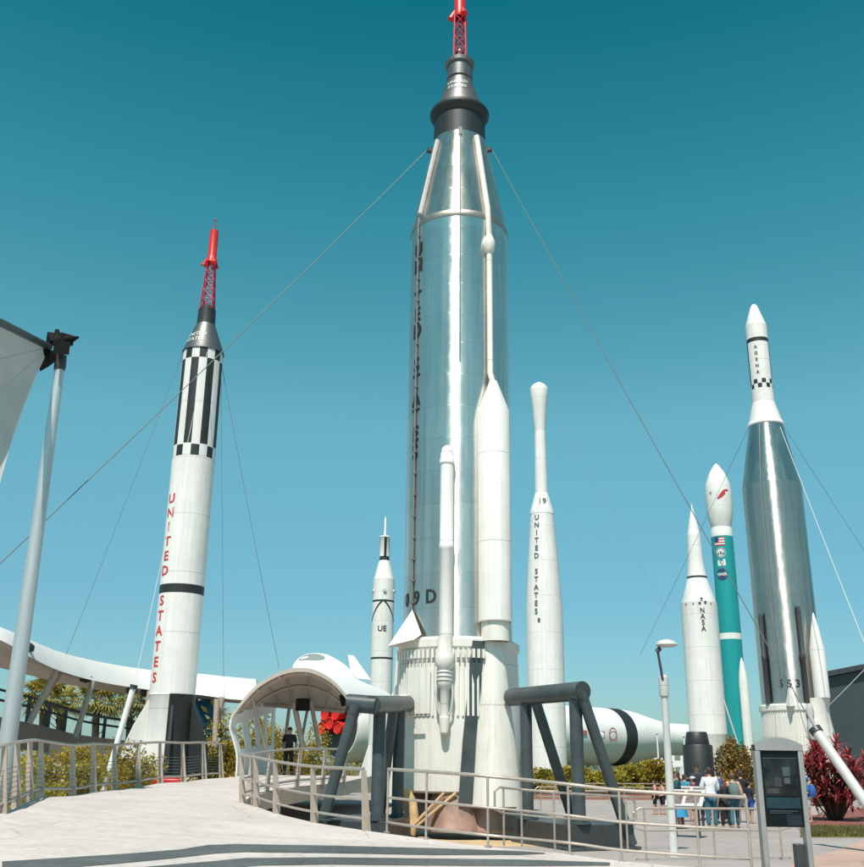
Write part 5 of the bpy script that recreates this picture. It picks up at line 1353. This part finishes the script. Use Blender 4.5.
# grass tufts along the strip, uncountable
rnd = random.Random(9); mb = MB()
for _ in range(5200):
    px = rnd.uniform(806, 905); py = rnd.uniform(827.5, 837); p = gnd(px, py); a = rnd.uniform(0, 6.28); s_ = rnd.uniform(.05, .13)
    mb.add([p+V((cos(a)*.02, sin(a)*.02, 0)), p-V((cos(a)*.02, sin(a)*.02, 0)), p+V((rnd.uniform(-.05, .05), rnd.uniform(-.05, .05), s_))], [(0, 1, 2)])
tag(mb.build('grass', grass_m, smooth=False), kind='stuff')
# far tree line
rnd = random.Random(4); mb = MB()
for i in range(150):
    x = -180+360*i/149+rnd.uniform(-2, 2); y = 230+rnd.uniform(-15, 15); h = rnd.uniform(3.2, 6.2)
    leaf_cloud(mb, [((x, y, h*.5), (2.6, 2.2, h*.55))], 60, 1.0, rnd)
tag(mb.build('distant_trees', leaf_hedge, smooth=False), kind='stuff')

# ================================================================== PEOPLE
def skin_mesh(verts, edges, radii, sub=1):
    me = bpy.data.meshes.new('s'); me.from_pydata([V(v) for v in verts], edges, []); ob = bpy.data.objects.new('s', me); COL.objects.link(ob)
    md = ob.modifiers.new('skin', 'SKIN'); md.use_smooth_shade = True
    ob.modifiers.new('sub', 'SUBSURF').levels = sub; ob.modifiers['sub'].render_levels = sub
    for i, sv in enumerate(me.skin_vertices[0].data):
        r_ = radii[i]; sv.radius = r_ if isinstance(r_, tuple) else (r_, r_); sv.use_root = (i == 0)
    dg = bpy.context.evaluated_depsgraph_get(); res = bpy.data.meshes.new_from_object(ob.evaluated_get(dg))
    bpy.data.objects.remove(ob); bpy.data.meshes.remove(me); return res
def ellip(mb, c, r, rot=None, n=14, k=9, zcut=None):
    c = V(c); rows = []
    for j in range(k+1):
        t = PI*j/k; row = []
        for i in range(n+1):
            a = 2*PI*i/n; p = V((r[0]*sin(t)*cos(a), r[1]*sin(t)*sin(a), r[2]*cos(t)))
            if zcut is not None and p.z < zcut: p.z = zcut
            row.append(c+(rot @ p if rot else p))
        rows.append(row)
    mb.grid(rows)
def person(p, h, face, label, shirt, legs, skin=skin_a, hair=hair_brown, shorts=False, skirt=None, pack=None, cap=None, longhair=False, pose='stand', sleeves=.55, group='visitors on the path', seed=0, arms=None):
    """face: heading in radians, 0 = looking away from the camera (+Y)"""
    rnd = random.Random(seed); k = h/1.75; p = V(p); t = thing('person', p, label, 'person', group); t.rotation_euler.z = face
    def put(me, name, m, par=t):
        o = bpy.data.objects.new(name, me); COL.objects.link(o); me.materials.clear(); me.materials.append(m)
        for q in me.polygons: q.use_smooth = True
        o.parent = par; return o
    st = rnd.uniform(.02, .16); lead = rnd.choice((-1, 1))
    if pose == 'stand':
        pel = V((0, 0, .93)); hips = [V((-.09, 0, .90)), V((.09, 0, .90))]
        knees = [V((-.105, .03+st*.5*lead, .49)), V((.105, .03-st*.5*lead, .49))]; ank = [V((-.115, -.02+st*lead, .085)), V((.115, -.02-st*lead, .085))]
    else:
        pel = V((0, 0, .47)); hips = [V((-.09, .03, .46)), V((.09, .03, .46))]
        knees = [V((-.12, .43, .50)), V((.12, .43, .50))]; ank = [V((-.12, .40, .085)), V((.12, .46, .085))]
    dz = pel.z-.93
    wa = V((0, 0, 1.08+dz)); ch = V((0, .0, 1.30+dz)); nk = V((0, -.005, 1.47+dz)); hd0 = V((0, .015, 1.55+dz)); hd1 = V((0, .025, 1.64+dz)); hd2 = V((0, .02, 1.70+dz))
    sh = [V((-.185, 0, 1.40+dz)), V((.185, 0, 1.40+dz))]
    if arms is None: arms = rnd.choice(('down', 'front', 'mixed'))
    el, wr = [], []
    for s_, q in ((-1, arms in ('front',)), (1, arms in ('front', 'mixed'))):
        if q: el.append(V((s_*.25, .03, 1.13+dz))); wr.append(V((s_*.13, .27, 1.16+dz)))
        else: el.append(V((s_*.25, -.03, 1.13+dz))); wr.append(V((s_*.27, .05, .88+dz)))
    toes = [a+V((0, .15, -.045)) for a in ank]
    vs = [pel, wa, ch, nk, hd0, hd1, hd2]+sh+el+wr+hips+knees+ank+toes
    rd = [(.15, .10), (.135, .095), (.150, .095), .052, .078, (.078, .098), (.06, .075)]+[.05]*2+[.042]*2+[.03]*2+[.088]*2+[.058]*2+[.04]*2+[(.036, .03)]*2
    ed = [(0, 1), (1, 2), (2, 3), (3, 4), (4, 5), (5, 6), (2, 7), (2, 8), (7, 9), (8, 10), (9, 11), (10, 12), (0, 13), (0, 14), (13, 15), (14, 16), (15, 17), (16, 18), (17, 19), (18, 20)]
    # hands: palm, four fingers, thumb on the same continuous skin
    for s_, i in ((-1, 11), (1, 12)):
        d = (vs[i]-vs[i-2]).normalized(); n0 = len(vs); palm_ = vs[i]+d*.075; vs.append(palm_); rd.append((.034, .02)); ed.append((i, n0))
        side = V((0, 1, 0)) if abs(d.z) > .6 else V((1, 0, 0))
        inn = V((-s_, 0, 0)) if abs(d.z) > .6 else V((0, 0, -1))
        for f_ in range(4):
            o_ = side*(-.027+.018*f_); L = (.062, .075, .078, .066)[f_]
            a = len(vs); vs.append(palm_+o_+d*L*.55); rd.append(.009); ed.append((n0, a)); vs.append(palm_+o_+d*L+inn*.02); rd.append(.0075); ed.append((a, a+1))
        a = len(vs); vs.append(palm_-d*.03+side*.045+inn*.015); rd.append(.011); ed.append((n0, a)); vs.append(palm_+d*.015+side*.062+inn*.03); rd.append(.009); ed.append((a, a+1))
    S = lambda L: [v*k for v in L]
    sr = lambda L: [tuple(q*k for q in x) if isinstance(x, tuple) else x*k for x in L]
    me = skin_mesh(S(vs), ed, sr(rd), 1); put(me, 'body', skin)
    # face: nose, eyes, mouth, ears
    hc = V((0, .025, 1.63+dz))*k
    mb = MB(); mb.add([hc+V((-.014, .085, .0))*k, hc+V((.014, .085, 0))*k, hc+V((0, .118, -.022))*k, hc+V((0, .088, .04))*k, hc+V((0, .085, -.028))*k], [(0, 2, 3), (2, 1, 3), (0, 4, 2), (4, 1, 2)])
    for s_ in (-1, 1): ellip(mb, hc+V((s_*.082, -.0, .0))*k, (.014*k, .024*k, .034*k))
    def pb(mb, name, m, par=t):
        o = mb.build(name, m, org=(0, 0, 0)); o.parent = par; return o
    pb(mb, 'face_feature', skin)
    mb = MB()
    for s_ in (-1, 1): ellip(mb, hc+V((s_*.032, .086, .012))*k, (.011*k, .008*k, .007*k), n=8, k=5)
    pb(mb, 'eye', hair_black)
    mb = MB(); mb.box(hc+V((0, .088, -.045))*k, (.045*k, .012*k, .008*k)); pb(mb, 'mouth', redletter)
    # shirt
    i_el = [sh[i].lerp(el[i], sleeves*1.6 if sleeves < .6 else 1.0) for i in (0, 1)]
    sv = [wa, ch, nk+V((0, 0, -.012)), sh[0], sh[1], i_el[0], i_el[1], pel+V((0, 0, .02))]
    sr_ = [(.160, .122), (.195, .135), (.088, .082), .086, .086, .074, .074, (.180, .135)]
    se = [(0, 1), (1, 2), (1, 3), (1, 4), (3, 5), (4, 6), (0, 7)]
    if sleeves >= .9:
        sv += [el[0].lerp(wr[0], .9), el[1].lerp(wr[1], .9)]; sr_ += [.045, .045]; se += [(5, 8), (6, 9)]
    put(skin_mesh(S(sv), se, sr(sr_), 1), 'shirt', shirt)
    if skirt:
        mb = MB(); mb.lathe([(.30*k, .36*k), (.28*k, .5*k), (.22*k, .8*k), (.16*k, 1.06*k)], 20); pb(mb, 'skirt', skirt)
    else:
        lo = [knees[i].lerp(ank[i], -.02 if shorts else .9) for i in (0, 1)]
        tv = [pel+V((0, 0, .03)), hips[0], hips[1]]+knees+([] if shorts else lo)
        if shorts: tv[3], tv[4] = lo
        tr_ = [(.165, .125), .112, .112, .082, .082]+([] if shorts else [.066, .066])
        te = [(0, 1), (0, 2), (1, 3), (2, 4)]+([] if shorts else [(3, 5), (4, 6)])
        put(skin_mesh(S(tv), te, sr(tr_), 1), 'shorts' if shorts else 'trousers', legs)
    for a, tt in zip(ank, toes):
        hl_ = a+V((0, -.05, -.04)); me = skin_mesh(S([a+V((0, .04, -.045)), hl_, tt+V((0, .03, 0))]), [(0, 1), (0, 2)], sr([(.05, .045), (.042, .04), (.042, .03)]), 1); put(me, 'shoe', c_shoe if not shorts else c_sand)
    mb = MB(); ellip(mb, hc+V((0, -.018, .028))*k, (.090*k, .108*k, .092*k), zcut=-.02*k)
    ellip(mb, hc+V((0, -.055, -.01))*k, (.082*k, .06*k, .085*k))
    if longhair: ellip(mb, hc+V((0, -.09, -.13))*k, (.07*k, .045*k, .15*k))
    pb(mb, 'hair', hair)
    if cap:
        mb = MB(); ellip(mb, hc+V((0, -.008, .045))*k, (.098*k, .115*k, .085*k), zcut=-.005*k); mb.box(hc+V((0, .14, .05))*k, (.13*k, .11*k, .012*k)); pb(mb, 'cap', cap)
    if pack:
        mb = MB(); rows = []
        for j in range(7):
            tt = j/6; zz = (1.0+.44*tt+dz)*k; ww = (.17-.05*abs(tt-.4)**2*4)*k; dd = (.10+.06*sin(PI*(tt*.8+.1)))*k
            rows.append([V((ww*cos(2*PI*i/16)*abs(cos(2*PI*i/16))**-.4 if abs(cos(2*PI*i/16)) > .01 else 0, -.20*k+dd*sin(2*PI*i/16), zz)) for i in range(17)])
        mb.grid(rows); mb.add(rows[0][:16], [tuple(range(16))]); mb.add(rows[-1][:16], [tuple(range(16))])
        bk = pb(mb, 'backpack', pack); mb = MB()
        for s_ in (-1, 1): mb.tube([V((s_*.10, -.13, 1.42+dz))*k, V((s_*.13, .0, 1.485+dz))*k, V((s_*.13, .125, 1.38+dz))*k, V((s_*.14, .10, 1.15+dz))*k, V((s_*.14, -.10, 1.05+dz))*k], .018*k, 6)
        o = pb(mb, 'strap', pack, bk)
    return t
def hgt_at(px, py, P): return at(px, py, P.y).z
def folk(px_head, py_head, px_feet, py_feet, face, label, *a, **kw):
    P = gnd(px_feet, py_feet); h = min(1.95, max(1.1, hgt_at(px_head, py_head, P))); return person(P, h, face, label, *a, **kw)
folk(715.5, 767, 713, 831, .05, 'man in a white shirt and blue jeans seen from behind', c_white, c_jeans, sleeves=1.0, seed=1, arms='front')
folk(734.8, 772.5, 736, 830, -.1, 'woman in a blush top and blue jeans carrying a sage green backpack', c_pink, c_jeans, hair=hair_ginger, pack=c_green, longhair=False, sleeves=1.0, seed=2)
folk(677, 771, 680, 829, 1.2, 'woman in a dark teal top and bright blue skirt behind the lamp post', c_teal, c_blue, skirt=c_blue, hair=hair_brown, sleeves=.55, seed=3, longhair=True)
folk(699.5, 776.5, 696, 826, .9, 'youth in a maroon shirt and pale grey cap beside the info panel', c_maroon, c_black, shorts=True, cap=c_cap, seed=4)
folk(698.5, 764, 700, 821, PI-.3, 'man in a navy shirt facing the camera, in front of the black drum', c_navy, c_black, skin=skin_b, hair=hair_black, seed=5)
folk(684, 774, 687, 822, -.9, 'person in a cyan shirt turned aside, behind the blue skirt', c_cyan, c_grey, shorts=True, seed=6)
folk(722.8, 770, 722, 824, -.6, 'person in a bright blue top just right of the white shirt', c_royal, c_black, seed=7, hair=hair_brown)
folk(728.5, 778, 727, 830, .3, 'child in dark clothes between the white shirt and the backpack', c_black, c_black, seed=8, hair=hair_ginger, longhair=True)
folk(741.8, 770.5, 744, 823, -.2, 'man in a black shirt and grey shorts right of the backpack', c_black, c_grey, shorts=True, hair=hair_brown, seed=9)
folk(709, 772, 707, 820, PI+.4, 'dark haired person in black half hidden behind the white shirt', c_black, c_jeans, hair=hair_black, seed=10)
folk(751.5, 781, 752, 824, -1.2, 'person in a navy top and royal blue shorts at the kiosk left post', c_navy, c_royal, shorts=True, seed=11, hair=hair_black)
folk(654, 780, 656, 815, 1.4, 'far walker in a rose shirt left of the lamp post', c_rose, c_black, shorts=True, seed=12)
folk(662, 781, 663, 815, -1.4, 'far walker in a pale pink shirt closest to the lamp post', c_pink, c_navy, shorts=True, seed=13, hair=hair_black)
folk(809, 777.5, 810, 823, 1.5, 'person in a royal blue shirt with a blue bag right of the kiosk', c_royal, c_grey, shorts=True, pack=c_royal, seed=14, cap=c_royal)
pz_ = on_deck(288, 776) ; pz_ = at(288, 770, 41)
person(V((pz_.x, 41, deck_z(pz_.x, 40.5) or 1.0)), 1.8, PI, 'dark clothed visitor standing on the deck inside the white arch', c_black, c_black, skin=skin_b, hair=hair_black, seed=15, group=None)

for o in bpy.data.objects:
    if '_o' in o: del o['_o']
